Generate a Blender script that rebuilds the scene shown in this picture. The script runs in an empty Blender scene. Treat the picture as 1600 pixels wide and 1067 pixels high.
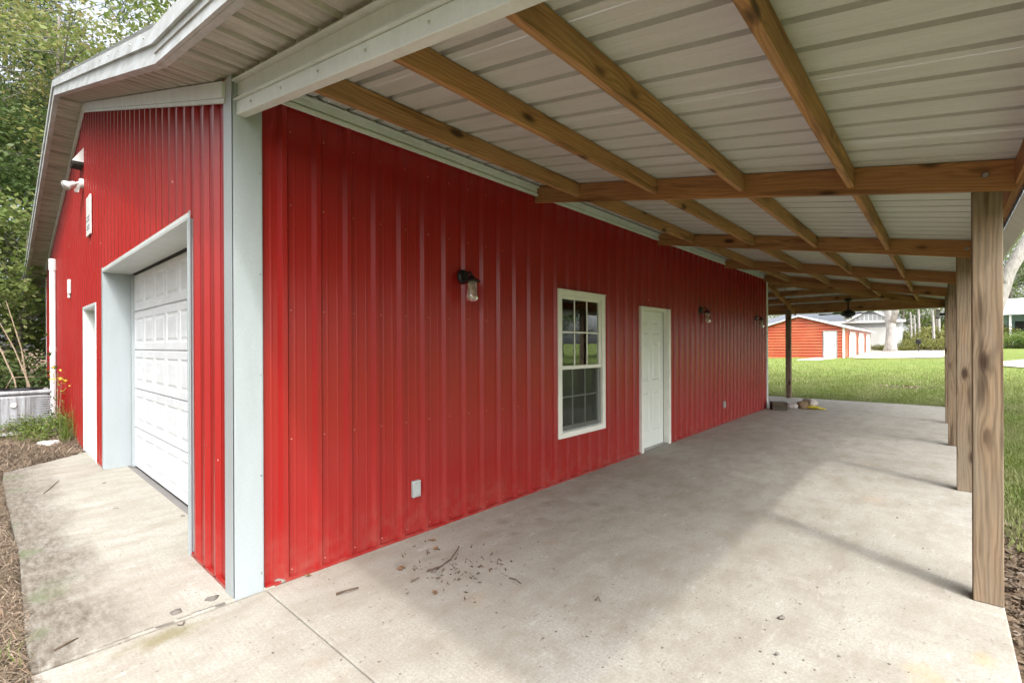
import bpy, bmesh, math, random
import numpy as np
from mathutils import Matrix, Vector
random.seed(7); RNG = np.random.default_rng(7)
SC = bpy.context.scene; COL = SC.collection
R = math.radians

# ------------------------------------------------------------------ camera
cd = bpy.data.cameras.new('camera'); cam = bpy.data.objects.new('camera', cd); COL.objects.link(cam)
ex = (0.66943, -0.00298, 0.74287); ey = (-0.74287, 0.00269, 0.66943); ez = (-0.00399, -0.99999, -0.00042)
# rows are world axes in camera space (x right, y down, z forward)
right = Vector((ex[0], ey[0], ez[0])); down = Vector((ex[1], ey[1], ez[1])); fwd = Vector((ex[2], ey[2], ez[2]))
m = Matrix((right, -down, -fwd)).transposed().to_4x4(); m.translation = (0, 0, 1.58)
cam.matrix_world = m
cd.sensor_fit = 'HORIZONTAL'; cd.sensor_width = 36; cd.lens = 36 * 747.95 / 1600
cd.shift_y = 7.5 / 1600; cd.clip_start = 0.05; cd.clip_end = 2000
SC.camera = cam

# ------------------------------------------------------------------ light
SUN_D = Vector((-0.47, -0.88, 1.26)).normalized()      # towards the sun
elev = math.asin(SUN_D.z); azi = math.atan2(SUN_D.x, SUN_D.y)
w = bpy.data.worlds.new('World'); SC.world = w; w.use_nodes = True
nt = w.node_tree; bg = nt.nodes['Background']
sky = nt.nodes.new('ShaderNodeTexSky'); sky.sky_type = 'NISHITA'; sky.sun_disc = False
sky.sun_elevation = elev; sky.sun_rotation = azi; sky.air_density = 1.0; sky.dust_density = 5.0; sky.ozone_density = 2.0
# thin broken white cloud over the whole sky
tc = nt.nodes.new('ShaderNodeTexCoord'); cn = nt.nodes.new('ShaderNodeTexNoise'); cn.inputs['Scale'].default_value = 2.2; cn.inputs['Detail'].default_value = 6; cn.inputs['Roughness'].default_value = 0.6
cr = nt.nodes.new('ShaderNodeValToRGB'); cr.color_ramp.elements[0].position = 0.36; cr.color_ramp.elements[1].position = 0.56; cr.color_ramp.elements[0].color = (0.35, 0.35, 0.35, 1)
bw = nt.nodes.new('ShaderNodeRGBToBW'); vm = nt.nodes.new('ShaderNodeVectorMath'); vm.operation = 'MULTIPLY'; vm.inputs[1].default_value = (1.32, 1.32, 1.34)
cm = nt.nodes.new('ShaderNodeMix'); cm.data_type = 'RGBA'
nt.links.new(tc.outputs['Generated'], cn.inputs['Vector']); nt.links.new(cn.outputs[0], cr.inputs[0]); nt.links.new(sky.outputs[0], bw.inputs[0]); nt.links.new(bw.outputs[0], vm.inputs[0])
nt.links.new(cr.outputs[0], cm.inputs[0]); nt.links.new(sky.outputs[0], cm.inputs[6]); nt.links.new(vm.outputs[0], cm.inputs[7]); nt.links.new(cm.outputs[2], bg.inputs[0]); bg.inputs[1].default_value = 0.15
sd = bpy.data.lights.new('sun', 'SUN'); sd.energy = 0.5; sd.angle = R(1.8); sd.color = (1.0, 0.96, 0.90)
sun = bpy.data.objects.new('sun', sd); COL.objects.link(sun)
sun.rotation_euler = SUN_D.to_track_quat('Z', 'Y').to_euler()
vs = SC.view_settings; vs.view_transform = 'Standard'; vs.look = 'None'; vs.exposure = 1.92; vs.gamma = 1; vs.use_curve_mapping = False
SC.render.film_transparent = False
SC.cycles.max_bounces = 8; SC.cycles.diffuse_bounces = 5; SC.cycles.transparent_max_bounces = 8

# ------------------------------------------------------------------ materials
class NT:
    def __init__(s, name):
        s.m = bpy.data.materials.new(name); s.m.use_nodes = True
        s.t = s.m.node_tree; s.b = s.t.nodes['Principled BSDF']; s.out = s.t.nodes['Material Output']
    def n(s, typ, props=None, **ins):
        x = s.t.nodes.new('ShaderNode' + typ)
        for k, v in (props or {}).items(): setattr(x, k, v)
        for k, v in ins.items():
            i = x.inputs[int(k[1:])] if k[0] == 'i' and k[1:].isdigit() else x.inputs[k.replace('_', ' ')]
            if hasattr(v, 'is_output'): s.t.links.new(v, i)
            else: i.default_value = v
        return x
    def math(s, op, a, b=0.0, c=0.0): return s.n('Math', {'operation': op}, i0=a, i1=b, i2=c).outputs[0]
    def vmath(s, op, a, b): return s.n('VectorMath', {'operation': op}, i0=a, i1=b).outputs[0]
    def noise(s, co, scale, detail=4, rough=0.55, dist=0.0):
        return s.n('TexNoise', None, Vector=co, Scale=scale, Detail=detail, Roughness=rough, Distortion=dist).outputs[0]
    def ramp(s, f, *stops):
        x = s.n('ValToRGB', None, Fac=f); e = x.color_ramp.elements
        while len(e) < len(stops): e.new(0.5)
        for q, (p, c) in zip(e, stops):
            q.position = p; q.color = (c, c, c, 1) if isinstance(c, (int, float)) else (*c, 1)
        return x.outputs[0]
    def mix(s, f, a, b, blend='MIX'):
        x = s.n('Mix', {'data_type': 'RGBA', 'blend_type': blend})
        for i, v in ((0, f), (6, a), (7, b)):
            if hasattr(v, 'is_output'): s.t.links.new(v, x.inputs[i])
            else: x.inputs[i].default_value = (v if i == 0 else (*v, 1))
        return x.outputs[2]
    def set(s, **k):
        for kk, v in k.items():
            i = s.b.inputs[kk.replace('_', ' ')]
            if hasattr(v, 'is_output'): s.t.links.new(v, i)
            else: i.default_value = (*v, 1) if isinstance(v, tuple) else v
    def bump(s, h, strength=0.3, dist=0.01):
        x = s.n('Bump', None, Strength=strength, Distance=dist, Height=h); s.t.links.new(x.outputs[0], s.b.inputs['Normal'])
    def obj(s, sc=(1, 1, 1), rnd=0.0):
        co = s.n('TexCoord').outputs['Object']
        if rnd:
            r = s.n('ObjectInfo').outputs['Random']
            off = s.n('CombineXYZ', None, X=s.math('MULTIPLY', r, rnd), Y=s.math('MULTIPLY', r, rnd * 0.37), Z=s.math('MULTIPLY', r, rnd * 0.71)).outputs[0]
            co = s.vmath('ADD', co, off)
        return s.vmath('MULTIPLY', co, sc)
    def pos(s, sc=(1, 1, 1)): return s.vmath('MULTIPLY', s.n('NewGeometry').outputs['Position'], sc)

def plain(name, col, rough=0.5, var=0.12, sc=6.0, metal=0.0, bump=0.0, spec=0.5):
    t = NT(name); n = t.noise(t.obj(rnd=9.0), sc, 5)
    lo = tuple(c * (1 - var) for c in col); hi = tuple(min(1, c * (1 + var)) for c in col)
    t.set(Base_Color=t.ramp(n, (0.3, lo), (0.7, hi)), Roughness=rough, Metallic=metal, Specular_IOR_Level=spec)
    if bump: t.bump(n, bump, 0.004)
    return t.m

def red_metal(name, col, fade):
    t = NT(name); p = t.pos()
    streak = t.noise(t.pos((14, 14, 0.35)), 3.0, 5, 0.6)
    blot = t.noise(p, 0.8, 1)
    c = t.mix(t.ramp(streak, (0.3, 0.0), (0.75, 0.55)), col, tuple(v * 0.72 for v in col))
    c = t.mix(t.ramp(blot, (0.4, 0.0), (0.8, fade)), c, (col[0] * 1.12, col[1] * 3.2, col[2] * 3.4))
    v = t.n('TexVoronoi', None, Vector=t.pos((1, 1, 0.75)), Scale=6.5)
    rnd = t.n('SeparateColor', None, Color=v.outputs['Color']).outputs[0]
    size = t.math('MULTIPLY', t.math('GREATER_THAN', rnd, 0.80), t.math('MULTIPLY_ADD', rnd, 0.24, -0.178))
    chip = t.math('LESS_THAN', t.math('ADD', v.outputs['Distance'], t.math('MULTIPLY_ADD', t.noise(p, 90, 2), 0.05, -0.02)), size)
    c = t.mix(t.math('MULTIPLY', chip, 0.55), c, (0.62, 0.42, 0.36))
    z = t.n('SeparateXYZ', None, Vector=p).outputs[2]
    dirt = t.math('MULTIPLY', t.ramp(z, (0.0, 0.8), (0.45, 0.0)), t.ramp(t.noise(p, 9, 6, 0.7), (0.4, 0.0), (0.8, 0.6)))
    c = t.mix(dirt, c, (0.30, 0.13, 0.10))
    t.set(Base_Color=c, Roughness=t.ramp(streak, (0.3, 0.28), (0.7, 0.34)), Specular_IOR_Level=0.5)
    return t.m

def wood(name, light, dark, grey, greyamt, ring=330.0):
    t = NT(name); co = t.obj(rnd=13.0)
    v = t.n('TexVoronoi', None, Vector=t.vmath('MULTIPLY', co, (2.0, 5.0, 5.0)), Scale=1.0)
    d = v.outputs['Distance']; kr = t.n('SeparateColor', None, Color=v.outputs['Color']).outputs[1]
    on = t.math('GREATER_THAN', kr, 0.12)
    near = t.math('MULTIPLY', t.math('POWER', 2.718, t.math('MULTIPLY', d, -9.0)), on)
    s = t.n('SeparateXYZ', None, Vector=co)
    cross = t.math('ADD', t.math('MULTIPLY', s.outputs[1], 1.0), t.math('MULTIPLY', s.outputs[2], 0.72))
    wob = t.noise(t.vmath('MULTIPLY', co, (0.55, 5.0, 5.0)), 1.0, 4, 0.6)
    ph = t.math('ADD', t.math('MULTIPLY', cross, ring), t.math('ADD', t.math('MULTIPLY', wob, 46.0), t.math('MULTIPLY', near, 26.0)))
    ringv = t.math('MULTIPLY_ADD', t.math('SINE', ph), 0.5, 0.5)
    fine = t.noise(t.vmath('MULTIPLY', co, (2.5, 130, 130)), 1.0, 4, 0.6)
    f = t.math('ADD', t.math('MULTIPLY', t.math('POWER', ringv, 1.6), 0.34), t.math('MULTIPLY', fine, 0.74))
    c = t.mix(t.ramp(f, (0.2, 0.0), (0.8, 1.0)), light, dark)
    blot = t.noise(t.vmath('MULTIPLY', co, (1.2, 5, 5)), 1.3, 4, 0.6)
    c = t.mix(t.ramp(blot, (0.35, 0.0), (0.75, 0.55)), c, tuple(x * 0.62 for x in dark))
    c = t.mix(t.math('MULTIPLY', t.ramp(t.noise(t.vmath('MULTIPLY', co, (1.5, 9, 9)), 1.0, 5, 0.65), (0.35, 0.0), (0.7, 1.0)), greyamt), c, grey)
    crk = t.math('MULTIPLY', t.ramp(t.noise(t.vmath('MULTIPLY', co, (0.7, 55, 55)), 1.0, 2, 0.4), (0.70, 0.0), (0.74, 0.8)), t.ramp(t.noise(t.vmath('MULTIPLY', co, (1.0, 6, 6)), 1.0, 2), (0.45, 0.0), (0.55, 1.0)))
    c = t.mix(crk, c, (0.045, 0.028, 0.016))
    rnd = t.n('ObjectInfo').outputs['Random']
    c = t.mix(t.math('MULTIPLY', rnd, 0.45), c, t.mix(0.5, dark, light) if False else tuple(0.55 * a + 0.1 * b for a, b in zip(light, dark)))
    st = t.math('MULTIPLY', t.ramp(t.noise(t.vmath('MULTIPLY', co, (1.1, 13, 13)), 1.0, 3, 0.5), (0.56, 0.0), (0.66, 1.0)), 0.8 if greyamt > 0.5 else 0.55)
    c = t.mix(st, c, tuple(x * 0.45 for x in dark))
    k = t.math('MULTIPLY', t.ramp(t.math('ADD', d, t.math('MULTIPLY_ADD', fine, 0.10, -0.05)), (0.09, 1.0), (0.17, 0.0)), on)
    halo = t.math("MULTIPLY", t.ramp(d, (0.10, 0.4), (0.26, 0.0)), on)
    c = t.mix(halo, c, tuple(x * 0.8 for x in dark))
    c = t.mix(t.math('MULTIPLY', k, 0.88), c, (0.035, 0.017, 0.009))
    t.set(Base_Color=c, Roughness=0.72, Specular_IOR_Level=0.25)
    t.bump(f, 0.35, 0.004)
    return t.m

def concrete(name, apron):
    t = NT(name); p = t.pos()
    big = t.noise(p, 0.55, 5, 0.6, 0.4); mid = t.noise(t.pos((1, 1.6, 1)), 2.6, 7, 0.68); fine = t.noise(p, 70, 4, 0.7)
    c = t.ramp(big, (0.3, (0.325, 0.31, 0.265)), (0.52, (0.375, 0.362, 0.315)), (0.72, (0.41, 0.40, 0.36)))
    c = t.mix(t.ramp(mid, (0.34, 0.75), (0.58, 0.0)), c, (0.245, 0.215, 0.17))
    c = t.mix(t.ramp(t.noise(t.pos((1.3, 0.8, 1)), 1.1, 6, 0.7), (0.56, 0.0), (0.74, 0.55)), c, (0.55, 0.53, 0.49))
    rust = t.noise(t.vmath('ADD', p, (3.1, 7.7, 0)), 1.25, 4, 0.55)
    c = t.mix(t.ramp(rust, (0.66, 0.0), (0.76, 0.3)), c, (0.45, 0.25, 0.10))
    brush = t.noise(t.pos((90, 3.0, 1)), 1.0, 3, 0.6)
    c = t.mix(t.ramp(brush, (0.35, 0.28), (0.6, 0.0)), c, (0.25, 0.22, 0.18))
    grit = t.n('TexVoronoi', None, Vector=p, Scale=26.0)
    gsel = t.n('SeparateColor', None, Color=grit.outputs['Color']).outputs[0]
    g = t.math('LESS_THAN', grit.outputs['Distance'], t.math('MULTIPLY', t.math('GREATER_THAN', gsel, 0.83), 0.17))
    c = t.mix(t.math('MULTIPLY', g, 0.6), c, (0.10, 0.08, 0.06))
    c = t.mix(t.ramp(fine, (0.36, 0.6), (0.62, 0.0)), c, (0.22, 0.19, 0.155))
    fl = t.noise(t.vmath('ADD', t.pos((9, 30, 1)), (4, 2, 0)), 1.0, 4, 0.6); flm = t.noise(p, 0.9, 3)
    c = t.mix(t.math('MULTIPLY', t.ramp(fl, (0.62, 0.0), (0.70, 0.75)), t.ramp(flm, (0.42, 0.15), (0.6, 1.0))), c, (0.17, 0.145, 0.115))
    wsc = t.noise(t.vmath('ADD', t.pos((5, 11, 1)), (9, 5, 0)), 1.0, 5, 0.7)
    c = t.mix(t.ramp(wsc, (0.60, 0.0), (0.74, 0.5)), c, (0.52, 0.51, 0.48))
    x, y, z = (t.n('SeparateXYZ', None, Vector=p).outputs[i] for i in range(3))
    if apron:   # mildew along the outer edge of the apron
        e = t.math('ADD', t.math('MULTIPLY', t.ramp(x, (0.20, 1.0), (0.85, 0.0)), 0.85), t.math('MULTIPLY_ADD', t.noise(t.pos((1, 0.55, 1)), 2.1, 6, 0.7), 1.5, -0.75))
        c = t.mix(t.math('MULTIPLY', t.ramp(e, (0.25, 0.0), (0.7, 0.95)), t.ramp(t.noise(t.pos((16, 5, 1)), 1.6, 7, 0.75), (0.32, 0.25), (0.6, 1.0))), c, (0.105, 0.085, 0.065))
        mo = t.noise(t.vmath('ADD', p, (0, 3, 0)), 1.9, 3)
        c = t.mix(t.math('MULTIPLY', t.ramp(mo, (0.58, 0.0), (0.68, 0.5)), t.ramp(x, (0.2, 1.0), (0.6, 0.0))), c, (0.10, 0.14, 0.06))
    else:       # damp spots and moss next to the joint, drip stains by the wall
        def spot(cx, cy, rx, ry, col, amt, c, soft=0.45):
            q = t.n('VectorMath', {'operation': 'LENGTH'}, i0=t.vmath('MULTIPLY', t.vmath('SUBTRACT', p, (cx, cy, 0)), (1 / rx, 1 / ry, 0))).outputs['Value']
            q = t.math('ADD', q, t.math('MULTIPLY_ADD', t.noise(p, 9, 5, 0.65), 2.2, -1.1))
            return t.mix(t.ramp(q, (1 - soft, amt), (1.0, 0.0)), c, col)
        c = spot(0.66, 3.17, 0.24, 0.10, (0.15, 0.125, 0.045), 0.7, c, 0.8)
        for a in ((2.05, 2.93, 0.09, 0.07), (2.24, 2.86, 0.10, 0.06), (3.15, 2.95, 0.10, 0.08), (3.42, 2.72, 0.10, 0.07), (3.8, 2.95, 0.16, 0.1), (4.1, 2.6, 0.1, 0.08), (3.0, 2.7, 0.09, 0.06)):
            c = spot(*a, (0.17, 0.15, 0.125), 0.5, c, 0.8)
        c = spot(3.0, 0.06, 0.16, 0.10, (0.45, 0.28, 0.12), 0.4, c, 0.9); c = spot(2.15, 0.75, 0.14, 0.1, (0.30, 0.20, 0.13), 0.5, c, 0.9)
        c = spot(3.35, -0.15, 0.10, 0.07, (0.47, 0.30, 0.12), 0.35, c, 0.9)
    t.set(Base_Color=c, Roughness=0.82, Specular_IOR_Level=0.3)
    t.bump(t.math('ADD', t.math('MULTIPLY', fine, 0.5), mid), 0.25, 0.006)
    return t.m

def leaf(name, cols, trans=0.35, patch=None):
    t = NT(name)
    r = t.n('NewGeometry').outputs['Random Per Island']
    r2 = t.math('FRACT', t.math('ADD', r, t.n('ObjectInfo').outputs['Random']))
    c = t.ramp(r2, *[(i / (len(cols) - 1), q) for i, q in enumerate(cols)])
    c = t.mix(t.ramp(t.noise(t.pos(), 0.35, 3), (0.35, 0.0), (0.7, 0.5)), c, cols[-1])
    if patch: c = t.mix(t.ramp(t.noise(t.pos((1, 1.8, 1)), 0.5, 5, 0.65), (0.45, 0.0), (0.62, 0.7)), c, patch)
    t.set(Base_Color=c, Roughness=0.55, Specular_IOR_Level=0.3)
    tr = t.n('BsdfTranslucent', None, Color=c); mx = t.n('MixShader', None, Fac=trans)
    t.t.links.new(t.b.outputs[0], mx.inputs[1]); t.t.links.new(tr.outputs[0], mx.inputs[2]); t.t.links.new(mx.outputs[0], t.out.inputs[0])
    return t.m

def bark(name, a, b):
    t = NT(name); co = t.obj((1, 1, 0.25)); n = t.noise(co, 9, 6, 0.7)
    t.set(Base_Color=t.ramp(n, (0.3, a), (0.7, b)), Roughness=0.9, Specular_IOR_Level=0.15); t.bump(n, 0.6, 0.03)
    return t.m

def sheetmat(name, col, dirt, rough, dirtamt, stretch):
    t = NT(name); p = t.pos()
    n1 = t.noise(t.pos(stretch), 2.0, 6, 0.65); n2 = t.noise(p, 60, 3, 0.6)
    c = t.mix(t.math('MULTIPLY', t.ramp(n1, (0.38, 0.0), (0.72, 1.0)), dirtamt), col, dirt)
    c = t.mix(t.ramp(n2, (0.4, 0.16), (0.62, 0.0)), c, dirt)
    t.set(Base_Color=c, Roughness=rough, Specular_IOR_Level=0.4); t.bump(n1, 0.06, 0.01)
    return t.m

M = {}
M['red'] = red_metal('red_paint', (0.265, 0.0095, 0.008), 0.3)
M['red2'] = red_metal('red_siding_paint', (0.50, 0.085, 0.028), 0.2)
M['rafter'] = wood('rafter_wood', (0.53, 0.265, 0.105), (0.235, 0.098, 0.036), (0.24, 0.19, 0.13), 0.15)
M['purlin'] = wood('purlin_wood', (0.54, 0.275, 0.11), (0.235, 0.105, 0.04), (0.25, 0.20, 0.12), 0.3)
M['post'] = wood('post_wood', (0.37, 0.255, 0.155), (0.11, 0.068, 0.04), (0.22, 0.20, 0.155), 0.65, 250.0)
M['block'] = wood('old_wood', (0.13, 0.10, 0.065), (0.05, 0.038, 0.024), (0.09, 0.09, 0.06), 0.6)
M['trim'] = sheetmat('white_trim', (0.64, 0.68, 0.67), (0.42, 0.43, 0.40), 0.42, 0.4, (3, 3, 0.6))
M['corner'] = sheetmat('grey_white_trim', (0.33, 0.365, 0.375), (0.24, 0.26, 0.26), 0.35, 0.4, (3, 3, 0.6))
M['fascia'] = sheetmat('weathered_fascia', (0.55, 0.58, 0.60), (0.25, 0.25, 0.22), 0.45, 0.75, (4, 1.2, 5))
M['soffit'] = sheetmat('soffit_paint', (0.50, 0.48, 0.43), (0.19, 0.165, 0.125), 0.5, 0.8, (1.0, 7, 1))
M['ceiling'] = sheetmat('galvanised_sheet', (0.52, 0.52, 0.505), (0.37, 0.365, 0.345), 0.45, 0.5, (7, 0.7, 0.7))
M['whitedoor'] = sheetmat('white_door', (0.68, 0.70, 0.72), (0.48, 0.49, 0.50), 0.45, 0.5, (1, 2.0, 5))
M['door'] = sheetmat('door_paint', (0.66, 0.69, 0.64), (0.50, 0.52, 0.47), 0.45, 0.3, (2, 2, 1))
M['vinyl'] = plain('vinyl_frame', (0.66, 0.66, 0.60), 0.4, 0.06)
M['white'] = plain('white_plastic', (0.74, 0.73, 0.70), 0.4, 0.06)
M['pipe'] = plain('white_pipe', (0.78, 0.78, 0.77), 0.4, 0.06)
M['black'] = plain('black_metal', (0.012, 0.012, 0.013), 0.42, 0.2, metal=0.3)
M['grey'] = plain('grey_box', (0.36, 0.38, 0.37), 0.45, 0.1)
M['galv'] = sheetmat('galvanised_cabinet', (0.38, 0.39, 0.41), (0.13, 0.12, 0.11), 0.4, 0.9, (9, 9, 0.7))
M['dark'] = plain('dark_inside', (0.03, 0.028, 0.025), 0.9, 0.2)
M['inner'] = plain('inside_lining', (0.16, 0.15, 0.14), 0.9, 0.1)
M['slab'] = concrete('porch_concrete', False); M['apron'] = concrete('apron_concrete', True)
M['bolt'] = plain('zinc_bolt', (0.35, 0.34, 0.32), 0.4, 0.2, metal=0.8)
M['stone'] = plain('pale_stone', (0.62, 0.60, 0.57), 0.8, 0.15, 12, bump=0.4)
M['pebble'] = plain('grey_pebble', (0.16, 0.14, 0.12), 0.9, 0.4, 5)
M['twig'] = plain('twig_bark', (0.085, 0.055, 0.035), 0.9, 0.4, 30)
M['deadleaf'] = plain('dead_leaf', (0.19, 0.10, 0.045), 0.8, 0.4, 30)
M['straw'] = leaf('pine_straw', [(0.29, 0.20, 0.13), (0.15, 0.10, 0.065), (0.42, 0.34, 0.25), (0.07, 0.05, 0.035), (0.24, 0.185, 0.13)], 0.1)
M['mulch'] = leaf('mulch', [(0.12, 0.08, 0.05), (0.07, 0.045, 0.03), (0.20, 0.15, 0.10), (0.05, 0.035, 0.025), (0.13, 0.095, 0.065)], 0.05)
M['stem'] = plain('dry_stem', (0.34, 0.26, 0.18), 0.9, 0.3, 20)
M['leafA'] = leaf('leaf_green', [(0.15, 0.21, 0.05), (0.21, 0.265, 0.08), (0.10, 0.15, 0.03), (0.29, 0.30, 0.13), (0.125, 0.175, 0.04)], 0.5)
M['leafB'] = leaf('leaf_dark', [(0.045, 0.085, 0.022), (0.07, 0.115, 0.03), (0.032, 0.062, 0.018), (0.105, 0.135, 0.04)])
M['leafC'] = leaf('leaf_yellow', [(0.20, 0.24, 0.06), (0.29, 0.285, 0.11), (0.135, 0.18, 0.045), (0.31, 0.25, 0.11), (0.165, 0.205, 0.055)], 0.5)
M['pine'] = leaf('pine_needles', [(0.045, 0.085, 0.03), (0.07, 0.11, 0.04), (0.03, 0.06, 0.025), (0.10, 0.12, 0.05)], 0.2)
M['weed'] = leaf('weed_green', [(0.10, 0.19, 0.03), (0.14, 0.23, 0.04), (0.07, 0.14, 0.025), (0.22, 0.24, 0.06)])
M['blade'] = leaf('grass_blade', [(0.14, 0.20, 0.035), (0.19, 0.24, 0.06), (0.10, 0.155, 0.025), (0.29, 0.28, 0.13), (0.16, 0.215, 0.045)], 0.35, (0.27, 0.28, 0.12))
M['meadow'] = leaf('meadow_plants', [(0.17, 0.19, 0.04), (0.24, 0.22, 0.06), (0.11, 0.15, 0.03), (0.28, 0.22, 0.09), (0.14, 0.17, 0.04)])
M['flower'] = plain('yellow_flower', (0.55, 0.38, 0.03), 0.7, 0.2)
M['bark'] = bark('bark_grey', (0.10, 0.085, 0.07), (0.27, 0.24, 0.21)); M['barkpale'] = bark('bark_pale', (0.20, 0.185, 0.17), (0.46, 0.43, 0.40))
M['roofdark'] = plain('dark_shingles', (0.13, 0.14, 0.16), 0.8, 0.25, 20)
M['roofwhite'] = plain('white_metal_roof', (0.66, 0.68, 0.70), 0.4, 0.08)
M['housewhite'] = plain('white_siding', (0.72, 0.72, 0.71), 0.6, 0.04)
M['housegrey'] = plain('grey_siding', (0.42, 0.43, 0.44), 0.6, 0.05)
M['teal'] = plain('teal_siding', (0.25, 0.36, 0.33), 0.6, 0.06)
M['yellow'] = plain('yellow_cloth', (0.52, 0.43, 0.05), 0.8, 0.3, 18)
M['brown'] = plain('brown_cloth', (0.20, 0.14, 0.08), 0.9, 0.5, 18)
M['palecloth'] = plain('pale_cloth', (0.45, 0.40, 0.37), 0.9, 0.3, 18)
M['clay'] = plain('orange_clay', (0.42, 0.19, 0.06), 0.95, 0.3, 3)
M['screwred'] = plain('faded_red_screw', (0.50, 0.16, 0.13), 0.5)
M['signmark'] = plain('sign_print', (0.22, 0.22, 0.24), 0.6, 0.1)
t = NT('window_glass')
gl = t.n('BsdfGlossy', None, Color=(0.95, 1.0, 0.97, 1), Roughness=0.01); tp = t.n('BsdfTransparent', None, Color=(0.72, 0.76, 0.73, 1))
mx = t.n('MixShader', None, Fac=t.math('MULTIPLY_ADD', t.n('Fresnel', None, IOR=1.5).outputs[0], 1.9, 0.06))
t.t.links.new(tp.outputs[0], mx.inputs[1]); t.t.links.new(gl.outputs[0], mx.inputs[2]); t.t.links.new(mx.outputs[0], t.out.inputs[0]); M['glass'] = t.m
t = NT('insect_screen')
df = t.n('BsdfDiffuse', None, Color=(0.055, 0.06, 0.05, 1)); tp = t.n('BsdfTransparent'); mx = t.n('MixShader', None, Fac=0.62)
t.t.links.new(tp.outputs[0], mx.inputs[1]); t.t.links.new(df.outputs[0], mx.inputs[2]); t.t.links.new(mx.outputs[0], t.out.inputs[0]); M['screen'] = t.m
t = NT('lantern_glass')
gl = t.n('BsdfGlossy', None, Color=(1, 1, 1, 1), Roughness=0.08); tp = t.n('BsdfTransparent', None, Color=(0.80, 0.78, 0.74, 1))
df = t.n('BsdfDiffuse', None, Color=(0.6, 0.5, 0.42, 1)); m0 = t.n('MixShader', None, Fac=0.22)
t.t.links.new(tp.outputs[0], m0.inputs[1]); t.t.links.new(df.outputs[0], m0.inputs[2])
mx = t.n('MixShader', None, Fac=t.math('MULTIPLY_ADD', t.n('Fresnel', None, IOR=1.5).outputs[0], 1.0, 0.05))
t.t.links.new(m0.outputs[0], mx.inputs[1]); t.t.links.new(gl.outputs[0], mx.inputs[2]); t.t.links.new(mx.outputs[0], t.out.inputs[0]); M['lampglass'] = t.m

def ground_mat():
    t = NT('ground_cover'); p = t.pos(); x, y, z = (t.n('SeparateXYZ', None, Vector=p).outputs[i] for i in range(3))
    n = t.noise(p, 1.3, 6, 0.7); f = t.noise(p, 38, 5, 0.75); b = t.noise(p, 0.22, 4)
    g = t.ramp(f, (0.25, (0.08, 0.115, 0.02)), (0.5, (0.14, 0.19, 0.04)), (0.75, (0.22, 0.245, 0.08)))
    g = t.mix(t.ramp(n, (0.45, 0.0), (0.75, 0.45)), g, (0.31, 0.29, 0.15))
    g = t.mix(t.ramp(b, (0.5, 0.0), (0.7, 0.4)), g, (0.09, 0.16, 0.03))
    soil = t.ramp(t.noise(p, 24, 6, 0.8), (0.25, (0.055, 0.038, 0.026)), (0.5, (0.15, 0.105, 0.07)), (0.75, (0.27, 0.20, 0.14)))
    # bare soil round the slab and at the wooded side
    near = t.math('MULTIPLY', t.ramp(t.math('MULTIPLY_ADD', x, 0.1, t.math('MULTIPLY_ADD', n, 0.35, -0.175)), (0.52, 1.0), (0.66, 0.0)), t.ramp(t.math('ADD', y, t.math('MULTIPLY_ADD', n, 1.2, 0.0)), (0.0, 0.0), (0.05, 1.0)))
    strip = t.math('MULTIPLY', t.ramp(t.math('MULTIPLY_ADD', x, 0.1, t.math('MULTIPLY_ADD', n, 0.3, -0.15)), (0.55, 1.0), (0.72, 0.0)), t.ramp(t.math('ADD', t.math('MULTIPLY', y, 0.3), t.math('MULTIPLY_ADD', n, 0.3, 0.55)), (0.40, 0.0), (0.48, 1.0)))
    woods = t.ramp(t.math('MULTIPLY_ADD', y, 0.05, t.math('MULTIPLY_ADD', x, -0.035, t.math('MULTIPLY_ADD', n, 0.2, 0.0))), (0.10, 0.0), (0.20, 1.0))
    c = t.mix(strip, g, soil); c = t.mix(woods, c, soil)
    t.set(Base_Color=c, Roughness=0.95, Specular_IOR_Level=0.1); t.bump(f, 0.6, 0.03); return t.m
M['ground'] = ground_mat()
t = NT('gravel_drive'); p = t.pos(); n = t.noise(p, 14, 5, 0.75); n2 = t.noise(p, 0.8, 4)
c = t.ramp(n, (0.25, (0.26, 0.22, 0.18)), (0.7, (0.58, 0.52, 0.46))); c = t.mix(t.ramp(n2, (0.45, 0.0), (0.7, 0.6)), c, (0.27, 0.24, 0.12))
t.set(Base_Color=c, Roughness=0.95); t.bump(n, 0.6, 0.02); M['gravel'] = t.m

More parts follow.
